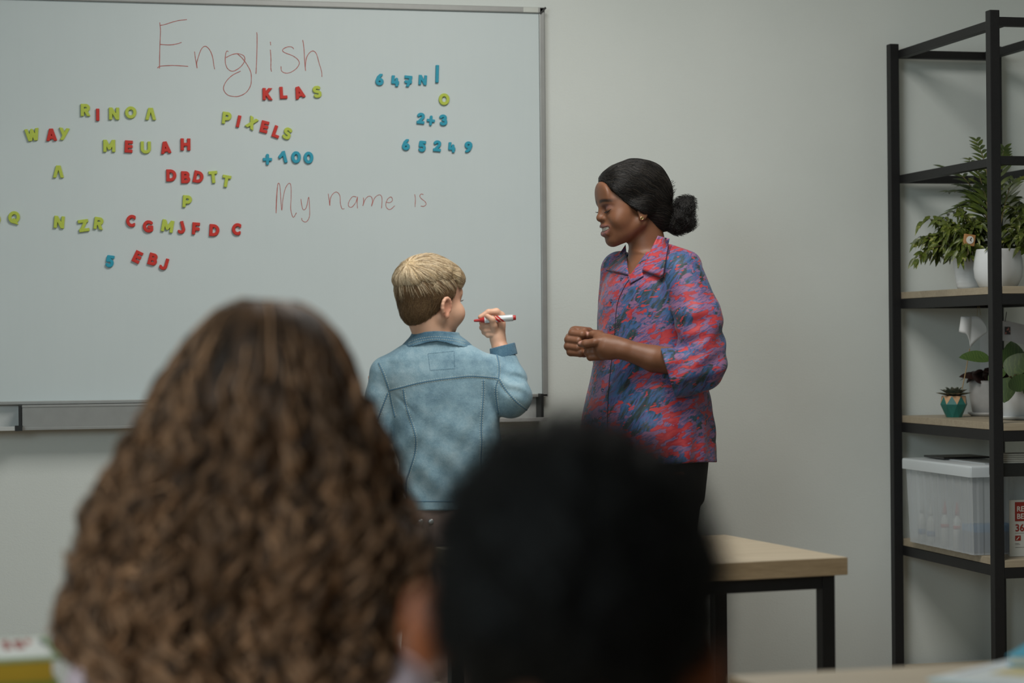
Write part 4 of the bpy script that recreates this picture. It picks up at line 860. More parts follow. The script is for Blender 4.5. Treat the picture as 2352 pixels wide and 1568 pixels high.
# ------------------------------------------------------------------ the two pupils in front, seen from behind
def girl():
    S = Space(2.5); p = S.world([(575, 1600, 0)])[0]; loc = np.array((p[0], p[1], 0))
    f = Field((60, 690, -320), (1110, 2700, 700), 11)
    f.ell((612, 925, 10), (142, 172, 178), 20); f.ell((614, 1010, 110), (108, 120, 90), 30); f.ell((614, 1085, 130), (60, 50, 60), 30); f.limb((614, 985, 195), (614, 1010, 215), 12, 18, 14)
    f.limb((605, 1060, 20), (590, 1420, 0), 92, 98, 40)
    f.loft([(1400, 590, 0, 110, 90), (1500, 585, 0, 220, 120), (1620, 580, 0, 290, 165), (1900, 575, 0, 270, 170), (2300, 575, 0, 280, 190)], 40)
    for s in (1, -1):
        f.chain([(578 + 318 * s, 1592, 0), (578 + 372 * s, 1740, 70), (578 + 190 * s, 1560, 520)], [84, 66, 42], 30)
        f.ell((578 + 160 * s, 1562, 600), (62, 34, 88), 20)
        for k in range(4): f.limb((578 + 160 * s + (k - 1.5) * 30, 1562, 660), (578 + 158 * s + (k - 1.5) * 28, 1568, 770 - abs(k - 1.4) * 18), 17, 14, 6)
        f.limb((578 + 110 * s, 1564, 610), (578 + 88 * s, 1568, 690), 18, 15, 8)
    V, Q = f.mesh(1)
    body = fast_mesh('person', S.world(V), Q, skin('pale_skin', srgb(214, 170, 146), srgb(204, 158, 134)), None, loc, np.zeros((len(V), 4)))
    tag(body, 'girl with long curly brown hair and pale pink top, blurred in front, seen from behind', 'person', 'people in the classroom')
    f = Field((30, 1380, -320), (1130, 2420, 620), 10)
    f.loft([(1440, 590, 0, 130, 104), (1500, 585, 0, 258, 146), (1620, 580, 0, 306, 182), (1900, 575, 0, 288, 188), (2390, 575, 0, 300, 212)], 20)
    for s in (1, -1): f.chain([(578 + 322 * s, 1588, 0), (578 + 376 * s, 1740, 70), (578 + 215 * s, 1560, 430)], [104, 82, 46], 30)
    f.warp(lambda x, y, z: 6 * bumpy(x, y, z, 45, 8)); V, Q = f.mesh(1)
    fast_mesh('top', S.world(V), Q, simple('pale_pink_cotton', srgb(206, 184, 192), .85, 0, .06, 20, .3, 200), body)
    f = Field((230, 2000, -260), (930, 2950, 1040), 14)
    for s in (1, -1): f.chain([(575 + 130 * s, 2350, 0), (575 + 130 * s, 2170, 760), (575 + 130 * s, 2780, 790)], [145, 105, 76], 30); f.limb((575 + 130 * s, 2820, 790), (575 + 135 * s, 2785, 930), 66, 52, 10)
    V, Q = f.mesh(1); clamp_floor(fast_mesh('trousers', S.world(V), Q, simple('blue_jersey', srgb(70, 84, 110), .85), body))
    # hair: a wide mass of long curls
    rows = [(690, 604, 10, 60, 70), (704, 606, 10, 98, 110), (732, 608, 8, 136, 150), (790, 608, 4, 180, 185), (872, 602, 0, 224, 208), (966, 598, -6, 262, 222), (1071, 594, -14, 310, 226), (1165, 580, -22, 354, 222), (1235, 574, -26, 376, 216), (1323, 548, -30, 388, 206), (1411, 530, -34, 386, 196), (1470, 524, -36, 376, 190), (1535, 548, -36, 342, 184), (1700, 570, -36, 290, 160)]
    f = Field((110, 672, -300), (990, 1730, 280), 5.0); f.loft(rows, 14)
    f.warp(lambda x, y, z: (30 * bumpy(x, y * .7, z, 32, 41) + 9 * bumpy(x, y, z, 12, 42)) * np.clip((y - 720) / 380, .10, 1) + 9 * np.exp(-((x - 606 - .10 * (y - 700)) / 13) ** 2) * (z < 0) * np.clip((1150 - y) / 300, 0, 1))
    f.cut(lambda x, y, z: z - 60 - np.clip((y - 1100), 0, 200) * .4 + 0 * x)                     # open towards the face
    HV, HQ = f.mesh(1); th = bvh(HV, HQ)
    hair = fast_mesh('hair', S.world(HV), HQ, hair_base('brown_hair', srgb(34, 23, 16), srgb(104, 74, 51), (20, 20, 14), .6, .25), body)
    M_G = hair_mat('brown_curl_strand', .42, .4)
    sel = HV[(HV[:, 2] < 120)]; roots = sel[rng.integers(0, len(sel), 900)]; NP, NS = 34, 9; C = []; cc = []
    ry = np.array([r[0] for r in rows]); rx = np.array([r[1] for r in rows]); ra = np.array([r[3] for r in rows])
    for r0 in roots:
        q = r0.copy(); path = []; t0 = (q[0] - np.interp(q[1], ry, rx)) / np.interp(q[1], ry, ra)
        for k in range(NP):
            h = th.find_nearest(Vector(q)); s_, nn = np.array(h[0]), np.array(h[1]); path.append((s_, nn))
            y2 = q[1] + 9.0; tx = np.interp(y2, ry, rx) + t0 * np.interp(y2, ry, ra); d = np.array((tx - q[0], 9.0, 0)); d -= nn * (d @ nn); q = s_ + d / (np.linalg.norm(d) + 1e-6) * 9.5
        ph, R, pitch = rng.random() * 6.28, rng.uniform(8, 18), rng.uniform(80, 140) * rng.choice([-1, 1]); g = rng.random() ** 1.4
        for j in range(NS):
            o1, o2 = rng.normal(size=2) * 4.5; pts = np.zeros((NP, 3)); dp = rng.normal() * .35
            for k, (s_, nn) in enumerate(path):
                a = ph + dp + 6.283 * k * 9.5 / pitch; e = np.clip((s_[1] - 720) / 330, .06, 1); T = np.cross(nn, (0, 1, 0)); T /= np.linalg.norm(T) + 1e-6
                pts[k] = s_ + nn * (3 + (R * math.sin(a) * .8 + R * .5 + o2) * e) + T * (R * math.cos(a) + o1) * e
            C.append(pts); gg = np.clip(g + rng.normal() * .08, 0, 1); cc.append(np.array(srgb(46, 31, 22)) * (1 - gg) + np.array(srgb(208, 158, 118)) * gg)
    strands('hair_strands', S, np.array(C), .00050, M_G, hair, np.array(cc), .6)
girl()
def pupil():
    S = Space(1.4); p = S.world([(1320, 1700, 0)])[0]; loc = np.array((p[0], p[1], 0))
    f = Field((330, 930, -560), (2320, 3700, 1100), 19)
    f.ell((1325, 1300, 0), (272, 300, 330), 30); f.ell((1330, 1430, 190), (205, 235, 165), 60); f.ell((1330, 1590, 240), (110, 80, 110), 50); f.limb((1330, 1400, 345), (1330, 1450, 380), 20, 34, 20)
    f.limb((1318, 1500, -20), (1310, 1830, -30), 190, 195, 80)
    f.loft([(1800, 1310, 0, 260, 190), (1920, 1310, 0, 480, 270), (2150, 1310, 0, 560, 330), (2700, 1310, 0, 530, 340), (3500, 1310, 0, 530, 360)], 80)
    for s in (1, -1):
        f.chain([(1310 + 560 * s, 2090, 0), (1310 + 680 * s, 2800, 60), (1310 + 420 * s, 2820, 800)], [160, 138, 92], 50)
        f.ell((1310 + 370 * s, 2815, 930), (110, 62, 150), 40)
        for k in range(4): f.limb((1310 + 370 * s + (k - 1.5) * 54, 2815, 1020), (1310 + 366 * s + (k - 1.5) * 50, 2828, 1080 - abs(k - 1.4) * 30), 32, 27, 12)
        f.limb((1310 + 280 * s, 2818, 930), (1310 + 240 * s, 2826, 1030), 34, 28, 16)
    # ears
    for (x, y, z, s) in ((974, 1440, 30, -1), (1618, 1530, 40, 1)):
        f.ell((x, y, z), (52, 106, 42), 18); f.ell((x - 34 * s, y + 10, z), (60, 70, 50), 30)
    V, Q = f.mesh(2); cols = np.zeros((len(V), 4)); e = np.exp(-(np.abs(V[:, 1] - 1480) / 150) ** 6) * (np.abs(V[:, 0] - 1310) > 270); cols[:, :3] = srgb(168, 92, 54)[:3]; cols[:, 3] = e * .8  # orange painted on the ears for light glowing through them
    body = fast_mesh('person', S.world(V), Q, skin('warm_brown_skin', srgb(150, 100, 72), srgb(136, 88, 62)), None, loc, cols)
    tag(body, 'child with short black frizzy hair, blurred in the nearest foreground, seen from behind', 'person', 'people in the classroom')
    f = Field((330, 1540, -560), (2320, 3560, 1000), 17)
    f.loft([(1650, 1300, -10, 250, 230), (1700, 1305, -10, 280, 240), (1800, 1310, 0, 340, 250), (1920, 1310, 0, 505, 296), (2150, 1310, 0, 590, 356), (2700, 1310, 0, 560, 366), (3500, 1310, 0, 560, 386)], 20)
    for s in (1, -1): f.chain([(1310 + 555 * s, 2085, 0), (1310 + 684 * s, 2800, 60), (1310 + 450 * s, 2820, 640)], [196, 172, 120], 50)
    f.loft([(1600, 1300, -10, 215, 205), (1720, 1305, -10, 222, 210)], 10, True)
    V, Q = f.mesh(1); fast_mesh('shirt', S.world(V), Q, simple('cream_shirt_cloth', srgb(214, 200, 176), .85, 0, .05, 20, .25, 150), body)
    f = Field((700, 2750, -480), (1920, 4300, 1760), 26)
    for s in (1, -1): f.chain([(1310 + 240 * s, 3420, 0), (1310 + 240 * s, 3080, 1280), (1310 + 240 * s, 4040, 1320)], [265, 190, 135], 60); f.limb((1310 + 240 * s, 4080, 1320), (1310 + 250 * s, 3990, 1560), 120, 96, 20)
    V, Q = f.mesh(1); clamp_floor(fast_mesh('trousers', S.world(V), Q, simple('charcoal_jersey', srgb(52, 54, 60), .85), body))
    f = Field((960, 930, -420), (1700, 1690, 430), 7.5)
    f.ell((1325, 1292, -10), (318, 330, 370), 20); f.ell((1316, 1430, -60), (318, 200, 290), 60)
    f.warp(lambda x, y, z: 12 * bumpy(x, y, z, 34, 51) + 6 * bumpy(x, y, z, 16, 52))
    f.cut(lambda x, y, z: np.maximum(z - 215 + .45 * (y - 1250), y - 1640 + 0 * x))
    HV, HQ = f.mesh(1)
    hair = fast_mesh('hair', S.world(HV), HQ, hair_base('black_frizzy_hair', srgb(8, 8, 7), srgb(15, 13, 12), (120, 120, 120), .7, .2), body)
    st = HV[rng.integers(0, len(HV), 5200)]; ctr = np.array((1325, 1330, 0.)); C = np.zeros((len(st), 9, 3))
    for i, p in enumerate(st):
        nn = (p - ctr) / np.linalg.norm(p - ctr); a = rng.normal(size=3); a -= nn * (a @ nn); a /= np.linalg.norm(a); b = np.cross(nn, a); R = rng.uniform(8, 18); H = rng.uniform(14, 46)
        for k, t in enumerate(np.linspace(0, 1, 9)): C[i, k] = p + nn * H * t + R * (a * (math.cos(t * 7) - 1) + b * math.sin(t * 7)) * (.4 + .6 * t)
    strands('hair_strands', S, C, .00030, hair_mat('black_curl_strand', .6, .2), hair, np.tile(np.array(srgb(15, 13, 12)), (len(C), 1)))
pupil()
# ------------------------------------------------------------------ shelf unit
def oak(name, c0, c1, rot=0.0, rough=.5):
    t = NT(name); v = t.coord((3, 40, 40), (0, 0, 0)); v2 = t.coord((8, 220, 220)); n = t.noise(v, 1.0, 4, .6, .8)
    c = t.ramp(n, [(.3, c0), (.7, c1)]); t.base(t.mix(.25, c, t.ramp(t.noise(v2, 1.0, 3), [(.35, tuple(x * .7 for x in c0[:3]) + (1,)), (.65, c1)])))
    t.b.inputs['Roughness'].default_value = rough; t.bump(t.noise(v2, 1.0, 2), .08, .001); return t.m
M_OAK = oak('oak_laminate', srgb(156, 143, 121), srgb(174, 162, 140)); M_OAKE = oak('oak_edge_band', srgb(174, 148, 114), srgb(192, 166, 132))
M_STEEL = simple('black_powder_coated_steel', srgb(26, 26, 27), .5, 0, .1, 90, .12, 500, .35)
SX0, SX1, SY0, SY1, ST = 2.745, 3.128, -.785, -.04, .030
shelf = empty('shelf_unit', ((SX0 + SX1) / 2, (SY0 + SY1) / 2, 0), 'tall black steel shelving unit with oak boards against the wall', 'shelf')
for x in (SX0, SX1 - ST):
    for y in (SY0, SY1 - ST): MB().box((x, y, 0), (x + ST, y + ST, 2.131), .0018).build('post', M_STEEL, shelf)
for (zt, th) in ((2.112, .025), (1.716, .025), (1.323, .030), (.932, .030), (.542, .030), (.140, .030)):
    e = .0015
    MB().box((SX0 + ST + .0003, SY0 + e, zt - th), (SX1 - ST - .0003, SY0 + ST - e, zt), .0015).build('rail', M_STEEL, shelf)
    MB().box((SX0 + ST + .0003, SY1 - ST + e, zt - th), (SX1 - ST - .0003, SY1 - e, zt), .0015).build('rail', M_STEEL, shelf)
    for x in (SX0 + ST, SX1 - 2 * ST): MB().box((x, SY0 + ST + .0003, zt - th), (x + ST - .002, SY1 - ST - .0003, zt), .0015).build('rail', M_STEEL, shelf)
BZ = {}
for zt in (1.345, .954, .564, .162):
    m = MB().box((SX0 + ST + .0015, SY0 + .001, zt - .021), (SX1 - ST - .0015, SY1 - .001, zt), .0012); pass
    m.build('shelf_board', M_OAK, shelf)

# ------------------------------------------------------------------ desks
def desk(P, ex, ey, w_, d_, h, label, t=.039, inset=.02):
    """P: one top corner; ex, ey: unit directions of the long and the short edge"""
    P = np.array((P[0], P[1], 0.0)); z = np.array((0, 0, 1.0)); Q = lambda a, b, c: P + ex * a + ey * b + z * c
    c = Q(w_ / 2, d_ / 2, 0)
    r = empty('desk', (c[0], c[1], 0), label, 'desk', 'school desks')
    MB().obox(Q(w_ / 2, d_ / 2, h - t / 2), ex * w_ / 2, ey * d_ / 2, z * t / 2, .0015).build('desktop', M_OAK, r)
    e = MB(); k = .0008; hz = z * (t / 2 - .001); zc = h - t / 2
    for b_ in (-k / 2, d_ + k / 2): e.obox(Q(w_ / 2, b_, zc), ex * (w_ / 2), ey * k / 2, hz)
    for a in (-k / 2, w_ + k / 2): e.obox(Q(a, d_ / 2, zc), ex * k / 2, ey * (d_ / 2), hz)
    e.build('edge_band', M_OAKE, r)
    s = .0155; rl = .015
    for a in (inset + s, w_ - inset - s):
        for b_ in (inset + s, d_ - inset - s): MB().obox(Q(a, b_, (h - t) / 2), ex * s, ey * s, z * (h - t - .001) / 2, .0015).build('leg', M_STEEL, r)
    for b_ in (inset + s, d_ - inset - s): MB().obox(Q(w_ / 2, b_, h - t - rl - .0005), ex * (w_ / 2 - inset - 2 * s - .0005), ey * .0145, z * rl, .0015).build('rail', M_STEEL, r)
    for a in (inset + s, w_ - inset - s): MB().obox(Q(a, d_ / 2, h - t - rl - .0005), ex * .0145, ey * (d_ / 2 - inset - 2 * s - .0005), z * rl, .0015).build('rail', M_STEEL, r)
    return r
H_D = .72
A = on_z(1946, 1279, H_D); B_ = on_z(1655, 1290.5, H_D); ex = (B_ - A)[:2]; ex = np.append(ex / np.linalg.norm(ex), 0); ey = np.array((-ex[1], ex[0], 0)); ey = ey if ey[1] > 0 else -ey
R_ = on_z(1655, 1224, H_D); ey2 = R_ - A; ey2[2] = 0; ey2 /= np.linalg.norm(ey2); ang = 1.15 * (math.asin(float(np.dot(ey2, ex)))); ex = ex * math.cos(ang) - ey * math.sin(ang); ey = np.array((-ex[1], ex[0], 0)); ey = ey if ey[1] > 0 else -ey
desk(A, ex, ey, .75, .62, H_D, 'oak topped desk with black steel legs beyond the dark haired child')
A = on_z(1676, 1551, H_D); B_ = on_z(2317, 1517.7, H_D); ex = (B_ - A)[:2]; ex = np.append(ex / np.linalg.norm(ex), 0); ey = np.array((-ex[1], ex[0], 0)); ey = ey if ey[1] < 0 else -ey
desk(A, ex, ey, 1.2, .55, H_D, 'blurred oak desk in the lower right corner carrying magazines'); FD = (A, ex, ey)
A = on_z(1010, 1572, H_D); ex2 = np.array((-.9976, .07, 0)); ey2 = np.array((-.07, -.9976, 0))
desk(A, ex2, ey2, 1.3, .31, H_D, 'desk under the book stack in front of the curly haired girl')

# ------------------------------------------------------------------ printed matter on the desks
def slab(name, P, u, v, a, b, z0, z1, mat, parent, bev=.001):
    c = np.array((P[0], P[1], 0)) + u * a / 2 + v * b / 2; c[2] = (z0 + z1) / 2
    return MB().obox(c, u * a / 2, v * b / 2, np.array((0, 0, (z1 - z0) / 2)), bev).build(name, mat, parent)
def book(name, P, u, v, a, b, z0, z1, cover, label, cat, group, pages=srgb(214, 208, 192), spine=False):
    c = np.array((P[0], P[1], 0)) + u * a / 2 + v * b / 2
    r = empty(name, (c[0], c[1], z0), label, cat, group); t = min(.0025, (z1 - z0) * .2)
    slab('cover', P, u, v, a, b, z1 - t, z1, cover, r, .0006); slab('back_cover', P, u, v, a, b, z0, z0 + t, cover, r, .0006)
    Pi = np.array((P[0], P[1], 0)) + u * .004 + v * .004; slab('pages', Pi, u, v, a - .008, b - .008, z0 + t, z1 - t, simple('paper_block', pages, .8, 0, .05, 300), r, .0003)
    if spine: slab('spine', np.array((P[0], P[1], 0)) + v * (b - .0005), u, v, a, .0025, z0, z1, cover, r, .0006)
    return r
XU, YU = np.array((1.0, 0, 0)), np.array((0, -1.0, 0))
th = math.radians(4.5); u1 = np.array((math.cos(th), math.sin(th), 0)); v1 = np.array((math.sin(th), -math.cos(th), 0))
zt = .807; C1 = on_z(105, 1461, zt)                                  # far right corner of the top magazine; edges run left and towards us
def bk(name, dz0, dz1, cov, lab, cat, shx=0., w=.30, d=.205): return book(name, C1 + u1 * shx, -u1, v1, w, d, dz0, dz1, cov, lab, cat, 'books stacked on the desk at the left edge', spine=(name == 'book'))
bk('book', .7205, .7775, simple('olive_green_cover', srgb(118, 126, 44), .5), 'thick green book at the bottom of the stack at the left edge', 'book', -.004)
bk('book', .778, .8025, simple('mustard_cover', srgb(176, 140, 30), .5), 'thick mustard yellow book in the middle of the stack at the left edge', 'book', -.012)
mg = bk('magazine', .803, zt, simple('mint_green_cover', srgb(150, 180, 120), .4), 'white magazine with green border on top of the yellow book', 'magazine')
q = C1 - u1 * .008 + v1 * .008; slab('cover_page', q, -u1, v1, .284, .189, zt + .0002, zt + .0006, simple('white_cover_print', srgb(222, 224, 220), .4), mg, 0)
for (a, b, c_, d, col) in ((.058, .075, .010, .085, (150, 60, 52)), (.042, .075, .012, .08, (150, 60, 52)), (.028, .05, .007, .045, (176, 90, 80)), (.010, .06, .007, .06, (90, 100, 104)), (.085, .075, .010, .085, (150, 60, 52))):
    m = MB(); P0 = C1 - u1 * a + v1 * b; P0 = np.array((P0[0], P0[1], zt + .0009)); m.obox(P0, -u1 * c_ / 2 + v1 * .006, v1 * d / 2 * np.sign(1), np.array((0, 0, .0002))); m.build('cover_print', simple('cover_ink', srgb(*col), .5), mg)
A, ex, ey = FD
P1 = on_z(2127, 1558, .744); P2 = on_z(2318, 1513, .744); u2 = (P2 - P1); u2[2] = 0; u2 /= np.linalg.norm(u2); v2 = np.array((u2[1], -u2[0], 0)); v2 = v2 if v2[1] < 0 else -v2
m1 = book('magazine', P1, u2, v2, .30, .21, .7205, .744, simple('pale_blue_cover', srgb(186, 208, 216), .35), 'white and pale blue magazine lying on the blurred desk at lower right', 'magazine', 'magazines on the front desk')
slab('cover_page', P1 + u2 * .012 + v2 * .003, u2, v2, .28, .20, .7442, .7446, simple('white_magazine_page', srgb(214, 222, 224), .35), m1, 0)
for (a, b, c_, d, col) in ((.05, .012, .14, .012, (184, 190, 198)), (.09, .045, .05, .05, (190, 176, 120)), (.15, .045, .08, .05, (198, 180, 96)), (.165, .05, .03, .02, (110, 130, 80)), (.245, .06, .02, .04, (110, 160, 190))):
    slab('cover_print', P1 + u2 * a + v2 * b, u2, v2, c_, d, .7447, .7450, simple('magazine_ink', srgb(*col), .45), m1, 0)
th = math.radians(-38); u3 = np.array((math.cos(th), math.sin(th), 0)); v3 = np.array((-math.sin(th), math.cos(th), 0)); P3 = on_z(2313, 1504, .760)
m2 = book('magazine', P3, u3, v3, .22, .15, .7455, .760, simple('cyan_cover', srgb(60, 160, 190), .35), 'blue magazine with a red patch behind the white one at lower right', 'magazine', 'magazines on the front desk', srgb(214, 206, 186))
slab('cover_print', P3 + u3 * .02 + v3 * .05, u3, v3, .05, .05, .7602, .7606, simple('red_cover_print', srgb(190, 62, 46), .4), m2, 0)

# ------------------------------------------------------------------ plants
def leaf(m, p, d, up, L, Wd, droop=.3, fold=.12, n=6, tip=1.0):
    p = np.asarray(p, float); d = d / np.linalg.norm(d); sd = np.cross(d, up); sd /= np.linalg.norm(sd) + 1e-9; nn = np.cross(sd, d); V = []; Fc = []
    for i in range(n + 1):
        t = i / n; w_ = Wd * .5 * (math.sin(math.pi * min(1, t ** .75 * tip)) ** .8 if 0 < t < 1 else 0.02); c = p + d * L * (t - .12 * droop * t * t) - np.array((0, 0, 1.)) * L * droop * t * t
        V += [c - sd * w_ + nn * w_ * fold * 2, c, c + sd * w_ + nn * w_ * fold * 2]
    for i in range(n):
        for k in (0, 1): Fc.append((i * 3 + k, i * 3 + k + 1, i * 3 + k + 4, i * 3 + k + 3))
    m.add(V, Fc)
def leaf_mat(name, c0, c1, vein=None, scale=40, rough=.4):
    t = NT(name); v = t.coord(); n = t.noise(v, scale, 3, .6); c = t.ramp(n, [(.35, c0), (.6, c1)] + ([(.68, vein)] if vein else [])); t.base(c); t.b.inputs['Roughness'].default_value = rough; return t.m
M_POT = simple('white_ceramic', srgb(216, 220, 222), .35, 0, .02, 10); M_POTG = simple('pale_grey_ceramic', srgb(176, 174, 172), .5, 0, .08, 30); M_SOIL = simple('potting_soil', srgb(52, 40, 30), .95, 0, .3, 90, .5, 160)
M_STEM = simple('plant_stem', srgb(92, 84, 48), .7)
def potted(name, c, prof, label, mat, rad=None, soil=.9, seg=48):
    r = empty(name, c, label, 'potted plant', 'potted plants on the shelf unit')
    inner = [(max(.001, q[0] - .004), q[1]) for q in prof[::-1]]; H = prof[-1][1]
    m = MB(); m.lathe([(0.0005, 0)] + prof + inner[:max(2, len(inner) // 2)], c, seg, rad); m.build('pot', mat, r, smooth=True)
    rs = np.interp(H * soil, [q[1] for q in prof], [q[0] for q in prof]) - .003; MB().lathe([(rs, H * soil - .006), (rs, H * soil), (rs * .5, H * soil + .004), (0.0005, H * soil + .005)], c, 24).build('soil', M_SOIL, r, smooth=True)
    return r, np.array(c) + np.array((0, 0, H * soil))
def base_at(px, py, z, Z): p = at(px, py, z); return np.array((p[0], p[1], Z))
ZS = 1.3452
def bush(r, top, n, reach, rise, droop, L, Wd, mat, seed, bias=(0, 0)):
    g = np.random.default_rng(seed); fo = MB(); stm = MB()
    for k in range(n):
        a = g.random() * 6.283; el = g.uniform(.25, 1.2); d = np.array((math.cos(a) * math.cos(el) + bias[0], math.sin(a) * math.cos(el) + bias[1], math.sin(el))); R = reach * g.uniform(.55, 1.05)
        P = [top + np.array((math.cos(a), math.sin(a), 0)) * .012 + d * R * t * np.array((1, 1, rise)) - np.array((0, 0, 1)) * droop * R * t ** 2.4 for t in np.linspace(0, 1, 8)]
        stm.tube(P, [.0016] * 5 + [.0009] * 3, 5)
        for i in range(2, 8):
            for s in (-1, 1, 0):
                if g.random() < .12: continue
                dv = P[i] - P[i - 1]; dv /= np.linalg.norm(dv); sd = np.cross(dv, (0, 0, 1.)); sd /= np.linalg.norm(sd) + 1e-6
                ld = dv * g.uniform(.4, .9) + sd * s * g.uniform(.5, 1.0) + np.array((g.normal() * .3, g.normal() * .3, g.normal() * .3 - .1)); leaf(fo, P[i] + g.normal(size=3) * .003, ld, np.array((-.1, -.6, .7)) + g.normal(size=3) * .3, L * g.uniform(.7, 1.15), Wd * g.uniform(.8, 1.1), g.uniform(.2, .75), .15, 5)
    stm.build('stem', M_STEM, r); fo.build('foliage', mat, r, smooth=True)
FIC = leaf_mat('variegated_leaf', srgb(56, 70, 22), srgb(92, 104, 38), srgb(160, 160, 92), 70)
c = base_at(2228, 664, 6.56, ZS); pr = [(.036, 0), (.039, .01)] + [(.040 + .016 * t, .01 + .112 * t) for t in np.linspace(.05, 1, 30)]
r, top = potted('potted_fig', c, pr, 'weeping fig with variegated leaves in a ridged white pot, top planted shelf', M_POT, lambda a, h, q: q + .0009 * math.sin(h * 720 + 1.2 * math.sin(a * 3)) * (h > .004), .93)
bush(r, top, 60, .150, 1.55, .62, .036, .014, FIC, 11, (-.24, .02))
c = base_at(2293, 662, 6.40, ZS); pr = [(.050, 0), (.056, .004), (.068, .03), (.0715, .055), (.069, .085), (.064, .108), (.0625, .113)]
rp_, topp = potted('potted_palm', c, pr, 'tall parlour palm in a rounded white bowl pot behind the front post', M_POT, lambda a, h, q: q + .0009 * math.sin(a * 26 + h * 300) * math.sin(h * 210 + a * 9) * (.01 < h < .105), .9)
g = np.random.default_rng(4); fo = MB(); stm = MB()
for (tx, ty, tz, n) in ((2168, 385, 6.78, 9), (2244, 326, 6.62, 10), (2180, 440, 6.76, 9), (2306, 345, 6.56, 10), (2205, 425, 6.70, 9), (2345, 410, 6.50, 10), (2262, 398, 6.66, 9), (2178, 490, 6.74, 8), (2335, 470, 6.55, 9), (2250, 440, 6.52, 10), (2226, 368, 6.70, 9), (2215, 470, 6.62, 9), (2275, 430, 6.56, 9)):
    e = at(tx, ty, tz); b0 = topp + np.array((g.normal() * .012, g.normal() * .012, 0)); mid = b0 * .45 + e * .55 + np.array((0, 0, .075)); P = catmull([b0, b0 * .75 + mid * .25 + np.array((0, 0, .04)), mid, e], 6); stm.tube(P, [.0017] * (len(P) - 3) + [.001] * 3, 5)
    for i in range(n):
        t = .42 + .58 * i / (n - 1); k = min(len(P) - 2, int(t * (len(P) - 1))); p = P[k] + (P[k + 1] - P[k]) * (t * (len(P) - 1) - k); dv = P[k + 1] - P[k]; dv /= np.linalg.norm(dv); sd = np.cross(dv, (0, 0, 1.)); sd /= np.linalg.norm(sd) + 1e-6
        for s in (-1, 1): leaf(fo, p, dv * .9 + sd * s * (.8 - .45 * (i / n)) + np.array((0, 0, .12)), np.array((-.1, -.75, .65)), .074 * (1 - .35 * i / n), .0115, g.uniform(.05, .3), .1, 6)
stm.build('stem', M_STEM, rp_); fo.build('foliage', leaf_mat('palm_leaf', srgb(44, 58, 22), srgb(72, 86, 32), srgb(104, 110, 42), 25), rp_, smooth=True)
c = base_at(2398, 664, 6.42, ZS); pr = [(.034, 0), (.037, .006)] + [(.037 + .024 * t, .006 + .12 * t) for t in np.linspace(.1, 1, 8)]
r, top = potted('potted_fig', c, pr, 'bushy fig in a smooth tapered white pot cut by the right edge', M_POT, None, .93); bush(r, top, 56, .150, 1.5, .55, .037, .015, FIC, 23, (-.22, 0))
# little wooden square clock face standing among the fig leaves
p = at(2226, 551, 6.40); ck = empty('clock', (p[0], p[1], 1.46), 'tiny square wooden clock with round white dial among the fig leaves', 'clock')
rt = np.array((.985, -.05, -.14)); rt /= np.linalg.norm(rt); nf = np.array((-.30, -.95, 0)); nf -= rt * (nf @ rt); nf /= np.linalg.norm(nf); upv = np.cross(nf, rt); upv = upv if upv[2] > 0 else -upv
MB().obox(p, rt * .0165, upv * .0165, nf * .006, .0015).build('case', simple('light_beech', srgb(168, 122, 76), .55), ck)
MB().lathe([(0, 0), (.0115, 0), (.0115, .0012), (0, .0014)], p + nf * .006, 28, None, nf).build('dial', simple('white_dial', srgb(214, 214, 208), .4), ck)
for (a, L_) in ((2.2, .005), (.4, .008)):
    d = rt * math.sin(a) + upv * math.cos(a); MB().obox(p + nf * .0082 + d * L_ * .45, d * L_ * .55, np.cross(d, nf) * .0009, nf * .0004).build('hand', M_BLACK, ck)
MB().tube([p - upv * .0165, np.array((p[0], p[1], 1.455)) + nf * -.004 - upv * .01, np.array((p[0] + .004, p[1] + .03, 1.44))], .002, 6).build('stake', M_STEM, ck)
# ---- middle shelf
ZM = .9542
c = base_at(2191, 956, 6.72, ZM)
r = empty('potted_succulent', c, 'small succulent in a faceted teal and wood pot on the middle shelf', 'potted plant', 'potted plants on the shelf unit')
N = 8; rings = [(.024, 0, 0), (.042, .042, 0), (.037, .066, 0)]
V = [c + np.array((.024 * math.cos(k * 6.2832 / N + .2), .024 * math.sin(k * 6.2832 / N + .2), 0)) for k in range(N)]
V += [c + np.array((.042 * math.cos((k + .5) * 6.2832 / N + .2), .042 * math.sin((k + .5) * 6.2832 / N + .2), .040)) for k in range(N)]
V += [c + np.array((.037 * math.cos(k * 6.2832 / N + .2), .037 * math.sin(k * 6.2832 / N + .2), .066)) for k in range(N)]
teal, wood = [], [tuple(range(N))[::-1]]
for k in range(N):
    k2 = (k + 1) % N
    teal += [(k, k2, N + k), (N + k, k2, N + k2), (N + k, N + k2, 2 * N + k2)]; wood.append((2 * N + k, N + k, 2 * N + k2))
mesh_obj('pot', V, teal, simple('teal_glaze', srgb(32, 106, 98), .35, 0, .15, 20), r); mesh_obj('wooden_rim', V, wood, simple('raw_wood', srgb(196, 156, 118), .6), r)
MB().lathe([(.036, .058), (.034, .063), (.0005, .064)], c, 20).build('soil', M_SOIL, r)
m = MB(); g = np.random.default_rng(2)
for ring, (n_, L_, el) in enumerate(((12, .050, .10), (11, .042, .38), (9, .033, .75), (6, .022, 1.15))):
    for k in range(n_):
        a = 6.283 * (k + .5 * ring) / n_ + g.normal() * .06; d = np.array((math.cos(a) * math.cos(el), math.sin(a) * math.cos(el), math.sin(el))); leaf(m, c + np.array((0, 0, .064)) + d * .004, d, np.array((0, 0, 1.)), L_, L_ * .5, -.12, .18, 6, .93)
m.build('rosette', leaf_mat('succulent_leaf', srgb(84, 96, 84), srgb(122, 122, 104), srgb(122, 84, 70), 60, .5), r, smooth=True)
